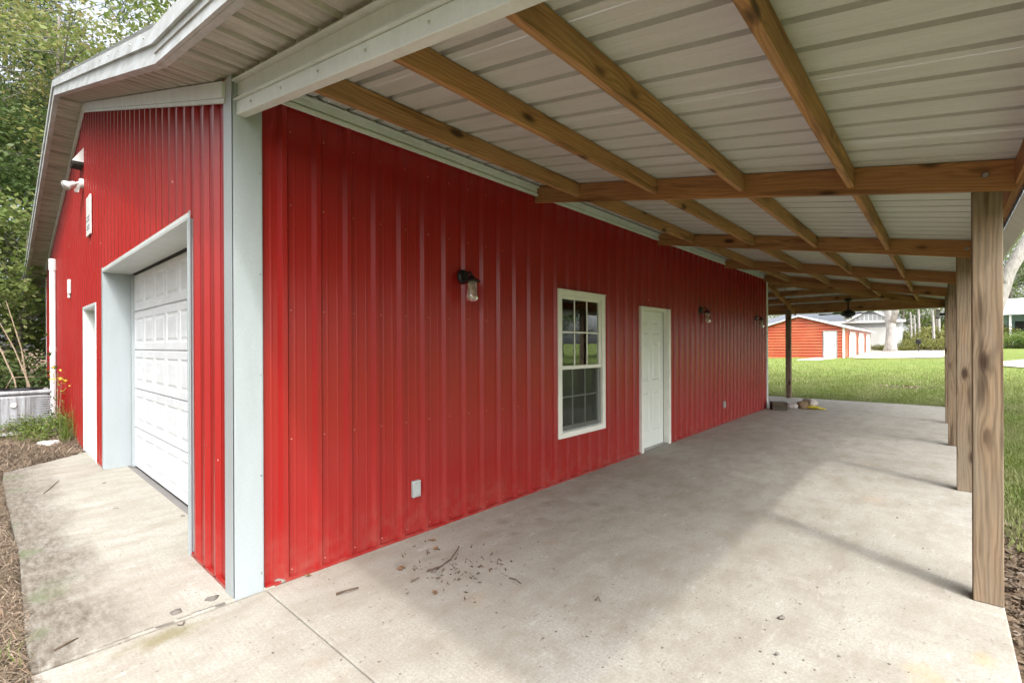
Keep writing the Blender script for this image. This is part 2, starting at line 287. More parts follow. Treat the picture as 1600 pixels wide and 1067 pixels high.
# ------------------------------------------------------------------ mesh helpers
class MB:
    def __init__(s): s.v = []; s.f = []
    def quad(s, a, b, c, d): i = len(s.v); s.v += [a, b, c, d]; s.f.append((i, i + 1, i + 2, i + 3)); return s
    def poly(s, pts): i = len(s.v); s.v += list(pts); s.f.append(tuple(range(i, i + len(pts)))); return s
    def hexa(s, p):      # 8 points: bottom ring 0-3, top ring 4-7
        i = len(s.v); s.v += [tuple(q) for q in p]
        s.f += [tuple(i + k for k in q) for q in ((3, 2, 1, 0), (4, 5, 6, 7), (0, 1, 5, 4), (1, 2, 6, 5), (2, 3, 7, 6), (3, 0, 4, 7))]; return s
    def box(s, x0, x1, y0, y1, z0, z1):
        return s.hexa([(x0, y0, z0), (x1, y0, z0), (x1, y1, z0), (x0, y1, z0), (x0, y0, z1), (x1, y0, z1), (x1, y1, z1), (x0, y1, z1)])
    def tube(s, pts, rads, n=8, cap=True):
        i0 = len(s.v); pts = [Vector(p) for p in pts]
        for k, p in enumerate(pts):
            d = (pts[min(k + 1, len(pts) - 1)] - pts[max(k - 1, 0)]).normalized()
            u = d.cross(Vector((0, 0, 1)) if abs(d.z) < 0.9 else Vector((1, 0, 0))).normalized(); vv = d.cross(u)
            r = rads[k] if hasattr(rads, '__len__') else rads
            for j in range(n):
                a = 2 * math.pi * j / n; q = p + u * (r * math.cos(a)) + vv * (r * math.sin(a)); s.v.append(tuple(q))
        for k in range(len(pts) - 1):
            for j in range(n):
                a = i0 + k * n + j; b = i0 + k * n + (j + 1) % n; s.f.append((a, b, b + n, a + n))
        if cap: s.f.append(tuple(i0 + j for j in range(n))[::-1]); e = i0 + (len(pts) - 1) * n; s.f.append(tuple(e + j for j in range(n)))
        return s
    def lathe(s, prof, c=(0, 0, 0), n=20):       # (r,z) about local z
        i0 = len(s.v)
        for r, z in prof:
            for j in range(n): a = 2 * math.pi * j / n; s.v.append((c[0] + r * math.cos(a), c[1] + r * math.sin(a), c[2] + z))
        for k in range(len(prof) - 1):
            for j in range(n): a = i0 + k * n + j; b = i0 + k * n + (j + 1) % n; s.f.append((a, b, b + n, a + n))
        return s
    def build(s, name, mat, parent=None, smooth=False, bevel=0.0, loc=None):
        me = bpy.data.meshes.new(name); me.from_pydata([tuple(v) for v in s.v], [], s.f); me.materials.append(M[mat])
        if smooth: me.polygons.foreach_set('use_smooth', [True] * len(me.polygons))
        return link(name, me, parent, bevel)

def link(name, me, parent=None, bevel=0.0):
    o = bpy.data.objects.new(name, me); COL.objects.link(o)
    if parent is not None:
        o.parent = parent
        if parent.get('_w'):      # children given in world coordinates
            o.matrix_parent_inverse = Matrix.Translation(parent.location).inverted()
            o['_c'] = 1
        elif parent.parent is not None and parent.get('_c'):
            pass
    if bevel:
        b = o.modifiers.new('bevel', 'BEVEL'); b.width = bevel; b.segments = 2; b.limit_method = 'ANGLE'
    return o
def thing(name, label, cat, loc=(0, 0, 0), rz=0.0, group=None, world=False):
    o = bpy.data.objects.new(name, None); COL.objects.link(o); o.location = loc; o.rotation_euler = (0, 0, rz)
    o.empty_display_size = 0.2; o['label'] = label; o['category'] = cat
    if group: o['group'] = group
    if world: o['_w'] = 1
    return o
def tag(o, label, cat, group=None):
    o['label'] = label; o['category'] = cat
    if group: o['group'] = group
    return o
def struct(o): o['kind'] = 'structure'; return o
def stuff(o): o['kind'] = 'stuff'; return o
def copy_tree(o, parent=None):
    c = o.copy(); COL.objects.link(c)
    if parent is not None: c.parent = parent
    for ch in list(o.children): copy_tree(ch, c)
    return c

def beam(name, p0, p1, wd, ht, mat, parent, roll_up=(0, 0, 1), bevel=0.004):
    """rectangular timber from p0 to p1 (centre of the top edge), wd sideways, ht downwards; grain along local x"""
    p0 = Vector(p0); p1 = Vector(p1); x = (p1 - p0).normalized(); up = Vector(roll_up)
    y = up.cross(x).normalized(); z = x.cross(y); L = (p1 - p0).length
    mb = MB().box(0, L, -wd / 2, wd / 2, -ht, 0)
    me = bpy.data.meshes.new(name); me.from_pydata(mb.v, [], mb.f); me.materials.append(M[mat])
    o = link(name, me, parent, bevel)
    mt = Matrix((x, y, z)).transposed().to_4x4(); mt.translation = p0
    o.matrix_basis = mt
    return o

def ribbed(name, fmap, s0, s1, lo, hi, mat, parent, holes=(), pitch=0.2355, phase=0.0, flank=0.039, rib=0.03, minor=True, extra=()):
    """one formed metal sheet; profile h(s) repeated every pitch; fmap(s,t,h)->xyz"""
    prof = []
    k0 = math.floor((s0 - phase) / pitch) - 1; k1 = math.ceil((s1 - phase) / pitch) + 1
    for k in range(k0, k1 + 1):
        c = phase + k * pitch
        prof += [(c - flank, 0), (c - 0.016, rib), (c + 0.016, rib), (c + flank * 0.9, 0)]
        if minor:
            for q in (0.0785, 0.157): prof += [(c + q - 0.010, 0), (c + q - 0.004, 0.0012), (c + q + 0.004, 0.0012), (c + q + 0.010, 0)]
    S = np.array([p[0] for p in prof]); Hh = np.array([p[1] for p in prof])
    ss = sorted(set([s0, s1] + [p for p in S if s0 < p < s1] + [q for h in holes for q in h[:2] if s0 < q < s1] + [q for q in extra if s0 < q < s1]))
    mb = MB()
    for a, b in zip(ss[:-1], ss[1:]):
        if b - a < 1e-5: continue
        ha, hb = float(np.interp(a, S, Hh)), float(np.interp(b, S, Hh)); mid = (a + b) / 2
        iv = [((lo(a), lo(b)), (hi(a), hi(b)))]
        for h in holes:
            if h[0] - 1e-6 <= mid <= h[1] + 1e-6:
                new = []
                for l, u in iv:
                    if h[2] > min(l): new.append((l, (min(u[0], h[2]), min(u[1], h[2]))))
                    if h[3] < max(u): new.append(((max(l[0], h[3]), max(l[1], h[3])), u))
                iv = new
        for l, u in iv:
            if u[0] - l[0] < 1e-4 and u[1] - l[1] < 1e-4: continue
            mb.quad(fmap(a, l[0], ha), fmap(b, l[1], hb), fmap(b, u[1], hb), fmap(a, u[0], ha))
    return mb.build(name, mat, parent)

# ------------------------------------------------------------------ ground, slabs
def gz(x, y):
    z = -0.09
    if x > 16.2: z += min(x - 16.2, 32) * 0.0215 + max(0, min(x - 48.2, 80)) * 0.02
    return z
xs = np.unique(np.concatenate([np.linspace(-12, 60, 145), np.linspace(60, 200, 30), [-600, -300, -150, -80, -40, -25, -18, 300, 600]]))
ys = np.unique(np.concatenate([np.linspace(-15, 25, 81), np.linspace(25, 120, 20), [-600, -300, -150, -80, -50, -35, -25, -20, 200, 350, 600]]))
vv = []
for y in ys:
    for x in xs:
        z = gz(x, y) + 0.025 * math.sin(x * 0.9 + 1.3 * y) * math.sin(0.7 * y - 0.4 * x) * (1 if abs(y) > 0.8 and (x > 17.2 or y < -1 or x < -0.4) else 0)
        if x < 0.98 and y > 10: z += 0.17 * min(1, (y - 10) / 2.2)
        vv.append((x, y, z))
nx = len(xs); ff = [(j * nx + i, j * nx + i + 1, (j + 1) * nx + i + 1, (j + 1) * nx + i) for j in range(len(ys) - 1) for i in range(nx - 1)]
mb = MB(); mb.v = vv; mb.f = ff; struct(mb.build('ground', 'ground', smooth=True))

WY = 3.32; GX = 1.085; BX1 = 13.27; BY1 = 16.1      # pan planes of the walls, far corners
JX = 1.24
mb = MB().box(0.15, JX - 0.003, -0.27, 3.275, -0.16, 0.0); struct(mb.build('porch_slab', 'slab', bevel=0.008))
mb = MB().box(JX + 0.003, 16.38, -0.27, 3.5, -0.16, 0.0); struct(mb.build('porch_slab', 'slab', bevel=0.008))
mb = MB().box(BX1 + 0.02, 16.38, 3.506, 9.0, -0.16, 0.0); struct(mb.build('porch_slab', 'slab', bevel=0.008))
mb = MB(); out = [(0.16, 3.283), (0.155, 3.7), (0.19, 5.2), (0.175, 6.7), (0.165, 8.2), (0.185, 8.8), (0.42, 9.0), (0.75, 9.3), (1.04, 9.62), (1.30, 9.62), (1.30, 3.283)]
n_ = len(out); mb.v = [(x, y, -0.16) for x, y in out] + [(x, y, 0.012) for x, y in out]
mb.f = [tuple(range(n_, 2 * n_)), tuple(range(n_))[::-1]] + [(i, (i + 1) % n_, n_ + (i + 1) % n_, n_ + i) for i in range(n_)]
struct(mb.build('garage_apron', 'apron', bevel=0.01))
mb = MB(); c = [(44.5, 4.9), (47, 0.2), (62, -2.5), (90, -6), (92, -2), (66, 2.2), (63.5, 3.4), (63.4, 5.6), (54, 5.65), (46, 5.65)]
mb.poly([(x, y, gz(x, y) + 0.035) for x, y in c]); struct(mb.build('gravel_driveway', 'gravel'))
mb = MB(); c = [(36, -3), (44, -9), (60, -12), (60, -7), (46, -4), (39, -1.4)]
mb.poly([(x, y, gz(x, y) + 0.04) for x, y in c]); struct(mb.build('gravel_driveway', 'gravel'))

# ------------------------------------------------------------------ red metal building
RY = 9.6                                        # ridge
def soff(y):                                    # underside of the gable overhang
    return 5.25 - (RY - y) * 0.32 if y <= RY else 5.25 - (y - RY) * 0.283
XF = 0.735
bd = thing('metal_building', 'big red ribbed metal building with white trim and a garage door', 'building', (GX, WY, 0), world=True)
GAR = (4.24, 8.03, 0.0, 2.56); SD = (8.62, 9.74, 0.0, 2.16)
WIN = (4.455, 5.435, 0.525, 2.21); DOOR = (6.485, 7.46, 0.0, 2.14)
# long wall sheets
x = 1.373 - 0.2355 + 0.04; k = 0
while x < BX1 - 0.01:
    x1 = min(x + 0.942, BX1); off = 0.0012 * (k % 2)
    ribbed('wall_sheet', lambda s, t_, h, o=off: (s, WY - h - o, t_), x, x1 + 0.004, lambda s: 0.012, lambda s: 3.30, 'red', bd, [WIN, DOOR], phase=1.373); x = x1; k += 1
y = 3.4; k = 0
while y < BY1 - 0.01:
    y1 = min(y + 0.89, BY1); off = 0.0012 * (k % 2)
    ribbed('wall_sheet', lambda s, t_, h, o=off: (GX - h - o, s, t_), y, y1 + 0.004, lambda s: 0.025, lambda s: soff(s) + 0.05, 'red', bd, [GAR, SD], pitch=0.2225, phase=3.666, extra=(RY,)); y = y1; k += 1
# inner shell keeps the building dark and closed
mb = MB()
def wall_x(xa, xb, y0, y1, ztop, holes):      # wall along y, with holes
    e = [y0] + [q for h in sorted(holes) for q in h[:2]] + [y1]
    for i in range(0, len(e), 2): mb.box(xa, xb, e[i], e[i + 1], 0, ztop)
    for h in holes:
        mb.box(xa, xb, h[0], h[1], h[3], ztop)
        if h[2] > 0: mb.box(xa, xb, h[0], h[1], 0, h[2])
def wall_y(ya, yb, x0, x1, ztop, holes):
    e = [x0] + [q for h in sorted(holes) for q in h[:2]] + [x1]
    for i in range(0, len(e), 2): mb.box(e[i], e[i + 1], ya, yb, 0, ztop)
    for h in holes:
        mb.box(h[0], h[1], ya, yb, h[3], ztop)
        if h[2] > 0: mb.box(h[0], h[1], ya, yb, 0, h[2])
wall_x(GX + 0.012, GX + 0.1, WY + 0.012, BY1, 3.28, [GAR, SD]); wall_y(WY + 0.012, WY + 0.09, GX + 0.1, BX1 - 0.09, 3.28, [WIN, DOOR])
wall_x(BX1 - 0.09, BX1 - 0.01, WY + 0.012, BY1, 3.28, []); wall_y(BY1 - 0.09, BY1 - 0.002, GX + 0.1, BX1 - 0.09, 3.28, [])
mb.box(GX + 0.1, BX1 - 0.09, WY + 0.09, BY1 - 0.09, 3.24, 3.28)
mb.build('inner_wall', 'inner', bd)
MB().box(GX + 0.1, BX1 - 0.09, WY + 0.09, BY1 - 0.09, -0.1, 0.006).build('inner_floor', 'inner', bd)
for k in range(13):      # far end wall sheets
    y0 = 3.42 + k * 0.97
    ribbed('wall_sheet', lambda s, t_, h: (BX1 + h, s, t_), y0, min(y0 + 0.974, BY1), lambda s: 0.012, lambda s: soff(s) + 0.05, 'red', bd, phase=3.5, extra=(RY,))
# base angle
MB().box(JX, DOOR[0] - 0.03, WY - 0.034, WY - 0.003, 0.001, 0.022).build('base_angle', 'red', bd); MB().box(DOOR[1] + 0.03, BX1, WY - 0.034, WY - 0.003, 0.001, 0.022).build('base_angle', 'red', bd)
MB().box(GX - 0.03, GX - 0.003, 3.44, GAR[0] - 0.02, 0.013, 0.036).build('base_angle', 'red', bd); MB().box(GX - 0.03, GX - 0.003, GAR[1] + 0.02, SD[0] - 0.02, 0.013, 0.036).build('base_angle', 'red', bd); MB().box(GX - 0.03, GX - 0.003, SD[1] + 0.02, BY1, 0.0, 0.03).build('base_angle', 'red', bd)
# corner trims
mb = MB().box(GX - 0.03, JX - 0.018, WY - 0.038, WY - 0.030, 0.002, 3.16).box(GX - 0.036, GX - 0.028, WY - 0.028, 3.435, 0.014, 3.285)
mb.box(GX - 0.034, JX - 0.011, WY - 0.028, WY - 0.02, 0.002, 3.16).box(GX - 0.02, GX + 0.02, WY - 0.019, 3.46, 3.0, 3.34).box(JX - 0.018, JX - 0.011, WY - 0.031, WY - 0.028, 0.002, 3.16)
mb.build('corner_trim', 'corner', bd)
MB().box(BX1 - 0.10, BX1 + 0.03, WY - 0.036, WY - 0.028, 0.002, 3.2).box(BX1 + 0.022, BX1 + 0.03, WY - 0.028, WY + 0.1, 0.002, 3.2).build('corner_trim', 'trim', bd)
MB().box(GX - 0.03, GX - 0.022, BY1 - 0.12, BY1 + 0.03, 0.0, soff(BY1)).box(GX - 0.022, GX + 0.12, BY1 + 0.022, BY1 + 0.03, 0.0, 3.3).build('corner_trim', 'trim', bd)
# screws
mb = MB()
def screw(p, ax): 
    q = Vector(p); d = Vector(ax); mb.tube([q, q + d * 0.006], [0.0065, 0.004], 6)
for z in (0.06, 0.95, 1.83, 2.55, 3.05):
    for k in range(51):
        xk = 1.373 + k * 0.2355 + 0.05
        if xk < BX1 - 0.05 and not any(h[0] - 0.05 < xk < h[1] + 0.05 and h[2] - .05 < z < h[3] + .05 for h in (WIN, DOOR)): screw((xk, WY, z), (0, -1, 0))
stuff(mb.build('screw_row', 'screwred', bd))
mb = MB()
for z in (0.30, 0.9, 1.47, 2.2, 2.66, 3.1, 3.75, 4.4):
    for k in range(56):
        yk = 3.666 + k * 0.2225 + 0.05
        if yk < BY1 - 0.1 and z < soff(yk) - 0.25 and not any(h[0] - 0.05 < yk < h[1] + 0.05 and z < h[3] + .05 for h in (GAR, SD)): screw((GX, yk, z), (-1, 0, 0))
stuff(mb.build('screw_row', 'screwred', bd))
# trim screws on the corner
mb = MB()
for z in (0.12, 0.75, 1.4, 2.05, 2.7): screw((JX - 0.028, WY - 0.036, z), (0, -1, 0))
stuff(mb.build('screw_row', 'bolt', bd))

# rake: soffit panels, fascia, wall trim
def slopebox(mb, xa, xb, y0, y1, zf0, zf1):      # prism between two line functions zf0<zf1 along y
    return mb.hexa([(xa, y0, zf0(y0)), (xb, y0, zf0(y0)), (xb, y1, zf0(y1)), (xa, y1, zf0(y1)), (xa, y0, zf1(y0)), (xb, y0, zf1(y0)), (xb, y1, zf1(y1)), (xa, y1, zf1(y1))])
def lean(y): return 2.723 + 0.183 * y             # underside of the porch roof
def lsoff(y): return 2.675 + 0.183 * y            # underside of its front overhang
YK = 3.60; YL = 17.05; YE = -0.42
def fasb(y): return lsoff(y) + 0.005 if y <= YK else soff(y)
KZ = soff(YK) - fasb(YK)
def fasb(y): return lsoff(y) + KZ if y <= YK else soff(y)
segs = [(RY, YL), (YK, RY)]
for (a, b) in segs:
    n = max(1, round((b - a) / 3.6))
    for i in range(n):
        y0 = a + (b - a) * i / n; y1 = a + (b - a) * (i + 1) / n
        slopebox(MB(), XF - 0.012, XF + 0.008, y0, y1, lambda y: fasb(y), lambda y: fasb(y) + 0.125).build('rake_fascia', 'fascia', bd)
        slopebox(MB(), XF - 0.03, XF - 0.013, y0, y1, lambda y: fasb(y) + 0.115, lambda y: fasb(y) + 0.205).build('drip_edge', 'fascia', bd)
        slopebox(MB(), XF + 0.009, XF + 0.045, y0, y1, lambda y: fasb(y) - 0.002, lambda y: fasb(y) + 0.012).build('rake_lip', 'fascia', bd)
    mbs = MB()
    for k in range(int((b - a) / 0.42)):
        yk = a + 0.2 + 0.42 * k; q = Vector((XF - 0.03, yk, fasb(yk) + 0.165)); mbs.tube([q, q + Vector((-0.006, 0, 0))], [0.007, 0.004], 6)
    stuff(mbs.build('screw_row', 'bolt', bd))
def soffit_run(y0, y1, zf, parent, step=0.235, mat='soffit'):
    n = max(1, round((y1 - y0) / step)); d = (y1 - y0) / n
    for i in range(n):
        a = y0 + i * d; b = a + d
        mb = MB(); c = [(a, 0.0), (a + 0.008, 0.028), (a + 0.045, 0.028), (a + 0.06, 0.0), (b - 0.075, 0.0), (b - 0.07, 0.007), (b - 0.062, 0.0), (b, 0.0)]
        for (ya, ha), (yb, hb) in zip(c[:-1], c[1:]):
            mb.quad((XF + 0.009, ya, zf(ya) + ha + 0.012), (GX + 0.03, ya, zf(ya) + ha + 0.012), (GX + 0.03, yb, zf(yb) + hb + 0.012), (XF + 0.009, yb, zf(yb) + hb + 0.012))
        mb.build('soffit_panel', mat, parent)
soffit_run(RY, YL, soff, bd); soffit_run(YK, RY, soff, bd)
# closing end of the left eave and the left soffit
MB().box(XF - 0.01, 13.7, YL - 0.01, YL + 0.01, soff(YL) - 0.005, soff(YL) + 0.2).build('eave_fascia', 'fascia', bd)
MB().hexa([(GX + .04, BY1, soff(YL)), (13.6, BY1, soff(YL)), (13.6, YL - .012, soff(YL)), (GX + .04, YL - .012, soff(YL)), (GX + .04, BY1, soff(YL) + .02), (13.6, BY1, soff(YL) + .02), (13.6, YL - .012, soff(YL) + .02), (GX + .04, YL - .012, soff(YL) + .02)]).build('eave_soffit', 'soffit', bd)
def trimz(y): return soff(y) - 0.012
slopebox(MB(), GX - 0.055, GX - 0.028, 3.405, RY, lambda y: trimz(y) - 0.09, lambda y: trimz(y) + 0.015).build('rake_trim', 'trim', bd)
slopebox(MB(), GX - 0.045, GX - 0.028, 3.405, RY, lambda y: trimz(y) - 0.12, lambda y: trimz(y) - 0.092).build('rake_trim', 'trim', bd)
slopebox(MB(), GX - 0.055, GX - 0.028, RY, BY1 + 0.1, lambda y: trimz(y) - 0.10, lambda y: trimz(y) + 0.015).build('rake_trim', 'trim', bd)
# roof sheets
for i in range(14):
    x0 = XF - 0.025 + i * 0.94; x1 = min(x0 + 0.944, 13.72)
    if x1 <= x0: break
    ribbed('roof_sheet', lambda s, t_, h: (s, t_, fasb(t_) + 0.21 + h), x0, x1, lambda s: RY, lambda s: YL, 'roofwhite', bd, minor=False)
    ribbed('roof_sheet', lambda s, t_, h: (s, t_, fasb(t_) + 0.21 + h), x0, x1, lambda s: YK - 0.02, lambda s: RY, 'roofwhite', bd, minor=False)
slopebox(MB(), GX + 0.03, 13.68, YK, RY, lambda y: soff(y) + 0.03, lambda y: soff(y) + 0.19).build('roof_deck', 'inner', bd)
slopebox(MB(), GX + 0.03, 13.68, RY, YL - 0.02, lambda y: soff(y) + 0.03, lambda y: soff(y) + 0.19).build('roof_deck', 'inner', bd)

# garage doorway: trims, jambs, sectional door
def part(name, parent, world=True):
    return parent
gd = MB(); XD = 1.36
# jambs and header lining
mb = MB().box(GX - 0.038, XD + 0.05, GAR[1] - 0.012, GAR[1] + 0.0, 0.013, GAR[3]).box(GX - 0.038, GX - 0.026, GAR[1] + 0.001, GAR[1] + 0.07, 0.013, GAR[3] + 0.05)
mb.box(XD - 0.03, XD + 0.02, GAR[1] - 0.10, GAR[1] - 0.013, 0.013, GAR[3] - 0.02)
fr = mb.build('garage_jamb', 'corner', bd)
mb = MB().box(GX - 0.038, XD + 0.05, GAR[0] + 0.0, GAR[0] + 0.012, 0.013, GAR[3]).box(GX - 0.032, GX - 0.026, GAR[0] - 0.03, GAR[0] - 0.001, 0.013, GAR[3] + 0.05)
mb.build('garage_jamb', 'corner', bd)
MB().box(GX - 0.036, XD + 0.05, GAR[0] + 0.013, GAR[1] - 0.013, GAR[3] - 0.012, GAR[3]).box(GX - 0.038, GX - 0.026, GAR[0], GAR[1], GAR[3] + 0.001, GAR[3] + 0.035).build('garage_header', 'trim', bd)
door_root = None
secs = [0.016, 0.53, 1.04, 1.545, 2.05, 2.535]
Y0, Y1 = GAR[0] + 0.014, GAR[1] - 0.09; npan = 7; pw = (Y1 - Y0) / npan
for i in range(5):
    z0, z1 = secs[i] + 0.003, secs[i + 1] - 0.003
    mb = MB()
    # rounded meeting edges
    pr = [(XD + 0.012, z0), (XD, z0 + 0.012), (XD, z1 - 0.012), (XD + 0.012, z1)]
    # face built as frame with recessed raised panels
    ph0, ph1 = z0 + 0.085, z1 - 0.085
    def q(ya, yb, za, zb, xx=XD): mb.quad((xx, ya, za), (xx, ya, zb), (xx, yb, zb), (xx, yb, za))
    mb.quad((XD + .012, Y0, z0), (XD, Y0, z0 + .012), (XD, Y1, z0 + .012), (XD + .012, Y1, z0)); mb.quad((XD, Y0, z1 - .012), (XD + .012, Y0, z1), (XD + .012, Y1, z1), (XD, Y1, z1 - .012))
    q(Y0, Y1, z0 + .012, ph0); q(Y0, Y1, ph1, z1 - .012)
    for j in range(npan):
        a = Y0 + j * pw; b = a + pw; pa, pb = a + 0.045, b - 0.045
        q(a, pa, ph0, ph1); q(pb, b, ph0, ph1)
        rings = [(0, 0), (0.014, 0.007), (0.032, 0.007), (0.055, 0.0015)]
        for (i0, d0), (i1, d1) in zip(rings[:-1], rings[1:]):
            A = [(pa + i0, ph0 + i0), (pb - i0, ph0 + i0), (pb - i0, ph1 - i0), (pa + i0, ph1 - i0)]; B = [(pa + i1, ph0 + i1), (pb - i1, ph0 + i1), (pb - i1, ph1 - i1), (pa + i1, ph1 - i1)]
            for e in range(4):
                f_ = (e + 1) % 4
                mb.quad((XD + d0, *A[e]), (XD + d1, *B[e]), (XD + d1, *B[f_]), (XD + d0, *A[f_]))
        i1, d1 = rings[-1]; q(pa + i1, pb - i1, ph0 + i1, ph1 - i1, XD + d1)
    # back plate closes the joint
    mb.box(XD + 0.02, XD + 0.05, Y0, Y1, z0 - 0.002, z1 - 0.002)
    if door_root is None:
        door_root = mb.build('garage_door', 'whitedoor', bd); 
    else:
        o = mb.build('door_section', 'whitedoor', door_root)
MB().box(XD - 0.02, XD + 0.02, Y0, Y1, 2.534, 2.546).build('door_seal', 'dark', door_root)
MB().box(XD + 0.0, XD + 0.03, Y0, Y1, 0.0125, 0.0155).build('door_seal', 'dark', door_root)
# small side doorway on the gable
mb = MB().box(GX - 0.036, GX + 0.14, SD[1] - 0.012, SD[1], 0.013, SD[3]).box(GX - 0.036, GX + 0.14, SD[0], SD[0] + 0.012, 0.013, SD[3]).box(GX - 0.036, GX + 0.14, SD[0] + .013, SD[1] - .013, SD[3] - .012, SD[3])
mb.box(GX - 0.04, GX - 0.028, SD[1] + .001, SD[1] + .05, 0.013, SD[3] + .04).box(GX - 0.04, GX - 0.028, SD[0] - .03, SD[0] - .001, 0.013, SD[3] + .04).box(GX - 0.04, GX - 0.028, SD[0], SD[1], SD[3] + .001, SD[3] + .04)
mb.box(GX - 0.03, GX + 0.14, SD[0] + .013, SD[1] - .013, 0.013, 0.035)
sdf = mb.build('door_frame', 'trim', bd)
MB().box(GX + 0.10, GX + 0.139, SD[0] + 0.03, SD[1] - 0.02, 0.04, SD[3] - 0.015).build('door_leaf', 'door', sdf)
MB().box(GX + 0.09, GX + 0.099, SD[0] + 0.014, SD[0] + 0.03, 0.036, SD[3] - 0.013).build('weather_strip', 'dark', sdf)

# long wall door
fr = MB().box(DOOR[0] - 0.02, DOOR[0] + 0.05, WY - 0.044, WY + 0.13, 0.001, DOOR[3]).box(DOOR[1] - 0.055, DOOR[1] + 0.02, WY - 0.044, WY + 0.13, 0.001, DOOR[3]).box(DOOR[0] - 0.02, DOOR[1] + 0.02, WY - 0.046, WY + 0.13, DOOR[3] + 0.001, DOOR[3] + 0.02).box(DOOR[0] + .051, DOOR[1] - .056, WY - 0.0, WY + 0.13, DOOR[3] - .03, DOOR[3] - .0)
fr = fr.build('door_frame', 'vinyl', bd, bevel=0.004)
def panel_door(x0, x1, y, z0, z1, parent, mat):
    mb = MB(); W_ = x1 - x0; st = 0.115
    cols = [(x0 + st, x0 + W_ / 2 - 0.05), (x0 + W_ / 2 + 0.05, x1 - st)]
    rows = [(z0 + 0.24, z0 + 0.86), (z0 + 1.02, z0 + 1.62), (z0 + 1.73, z0 + 1.94)]
    def q(a, b, c, d, yy=y): mb.quad((a, yy, c), (b, yy, c), (b, yy, d), (a, yy, d))
    xs_ = [x0, cols[0][0], cols[0][1], cols[1][0], cols[1][1], x1]; zs_ = [z0] + [v for r in rows for v in r] + [z1]
    for i in range(5):
        for j in range(len(zs_) - 1):
            if i in (1, 3) and j in (1, 3, 5):
                a, b, c, d = xs_[i], xs_[i + 1], zs_[j], zs_[j + 1]; rings = [(0, 0), (0.012, 0.016), (0.03, 0.016), (0.055, 0.004)]
                for (i0, d0), (i1, d1) in zip(rings[:-1], rings[1:]):
                    A = [(a + i0, c + i0), (b - i0, c + i0), (b - i0, d - i0), (a + i0, d - i0)]; B = [(a + i1, c + i1), (b - i1, c + i1), (b - i1, d - i1), (a + i1, d - i1)]
                    for e in range(4):
                        g = (e + 1) % 4; mb.quad((A[e][0], y + d0, A[e][1]), (A[g][0], y + d0, A[g][1]), (B[g][0], y + d1, B[g][1]), (B[e][0], y + d1, B[e][1]))
                q(a + .055, b - .055, c + .055, d - .055, y + 0.004)
            else: q(xs_[i], xs_[i + 1], zs_[j], zs_[j + 1])
    mb.box(x0, x1, y + 0.02, y + 0.045, z0, z1)
    return mb.build('door_leaf', mat, parent)
dl = panel_door(DOOR[0] + 0.054, DOOR[1] - 0.059, WY + 0.055, 0.02, DOOR[3] - 0.033, fr, 'door')
MB().box(DOOR[1] - 0.0585, DOOR[1] - 0.0555, WY + 0.05, WY + 0.06, 0.02, DOOR[3] - 0.033).build('weather_strip', 'dark', fr)
MB().box(DOOR[0] + .052, DOOR[1] - .057, WY - 0.02, WY + 0.13, 0.0015, 0.018).build('threshold', 'bolt', fr)

# window: frame, sashes, panes, muntins, screen
wx0, wx1, wz0, wz1 = WIN; zm = 1.345
mb = MB().box(wx0 - .025, wx0 + .05, WY - .045, WY + .06, wz0 - .02, wz1 + .02).box(wx1 - .05, wx1 + .025, WY - .045, WY + .06, wz0 - .02, wz1 + .02)
mb.box(wx0 + .051, wx1 - .051, WY - .045, WY + .06, wz1 - .04, wz1 + .02).box(wx0 + .051, wx1 - .051, WY - .045, WY + .06, wz0 - .02, wz0 + .045)
mb.box(wx0 - .028, wx1 + .028, WY - .06, WY - .0, wz1 + .021, wz1 + .03)
wf = mb.build('window', 'vinyl', bd, bevel=0.004)
mb = MB(); a, b = wx0 + .052, wx1 - .052
mb.box(a, a + .035, WY - .02, WY + .012, zm, wz1 - .041).box(b - .035, b, WY - .02, WY + .012, zm, wz1 - .041).box(a + .036, b - .036, WY - .02, WY + .012, wz1 - .076, wz1 - .041).box(a, b, WY - .026, WY + .012, zm - .045, zm - .001)
mb.build('upper_sash', 'vinyl', wf, bevel=0.003)
mb = MB()
mb.box(a, a + .03, WY + .016, WY + .045, wz0 + .046, zm - .01).box(b - .03, b, WY + .016, WY + .045, wz0 + .046, zm - .01).box(a + .031, b - .031, WY + .016, WY + .045, wz0 + .046, wz0 + .10)
mb.build('lower_sash', 'vinyl', wf, bevel=0.003)
ga, gb = a + .03, b - .03
for z0, z1, yy in ((zm - .002, wz1 - .07, WY - .002), (wz0 + .09, zm - .02, WY + .03)):
    MB().box(ga, gb, yy, yy + .004, z0, z1).build('pane', 'glass', wf)
    mb = MB()
    for i in (1, 2): xk = ga + (gb - ga) * i / 3; mb.box(xk - .009, xk + .009, yy - .006, yy - .0005, z0, z1)
    zk = (z0 + z1) / 2
    for i in range(3): mb.box(ga + (gb - ga) * i / 3 + .009, ga + (gb - ga) * (i + 1) / 3 - .009, yy - .006, yy - .0005, zk - .009, zk + .009)
    mb.build('muntin', 'vinyl', wf)
MB().quad((a, WY - .012, wz0 + .046), (b, WY - .012, wz0 + .046), (b, WY - .012, zm - .046), (a, WY - .012, zm - .046)).build('insect_screen', 'screen', wf)
mb = MB().box(b - .05, b - .036, WY - .016, WY - .008, wz0 + .046, zm - .046).box(a, b, WY - .018, WY - .008, wz0 + .046, wz0 + .06); mb.build('screen_frame', 'grey', wf)
# things seen dimly inside
MB().box(4.0, 9.0, 6.8, 6.9, 0.006, 2.9).build('partition', 'inner', bd)

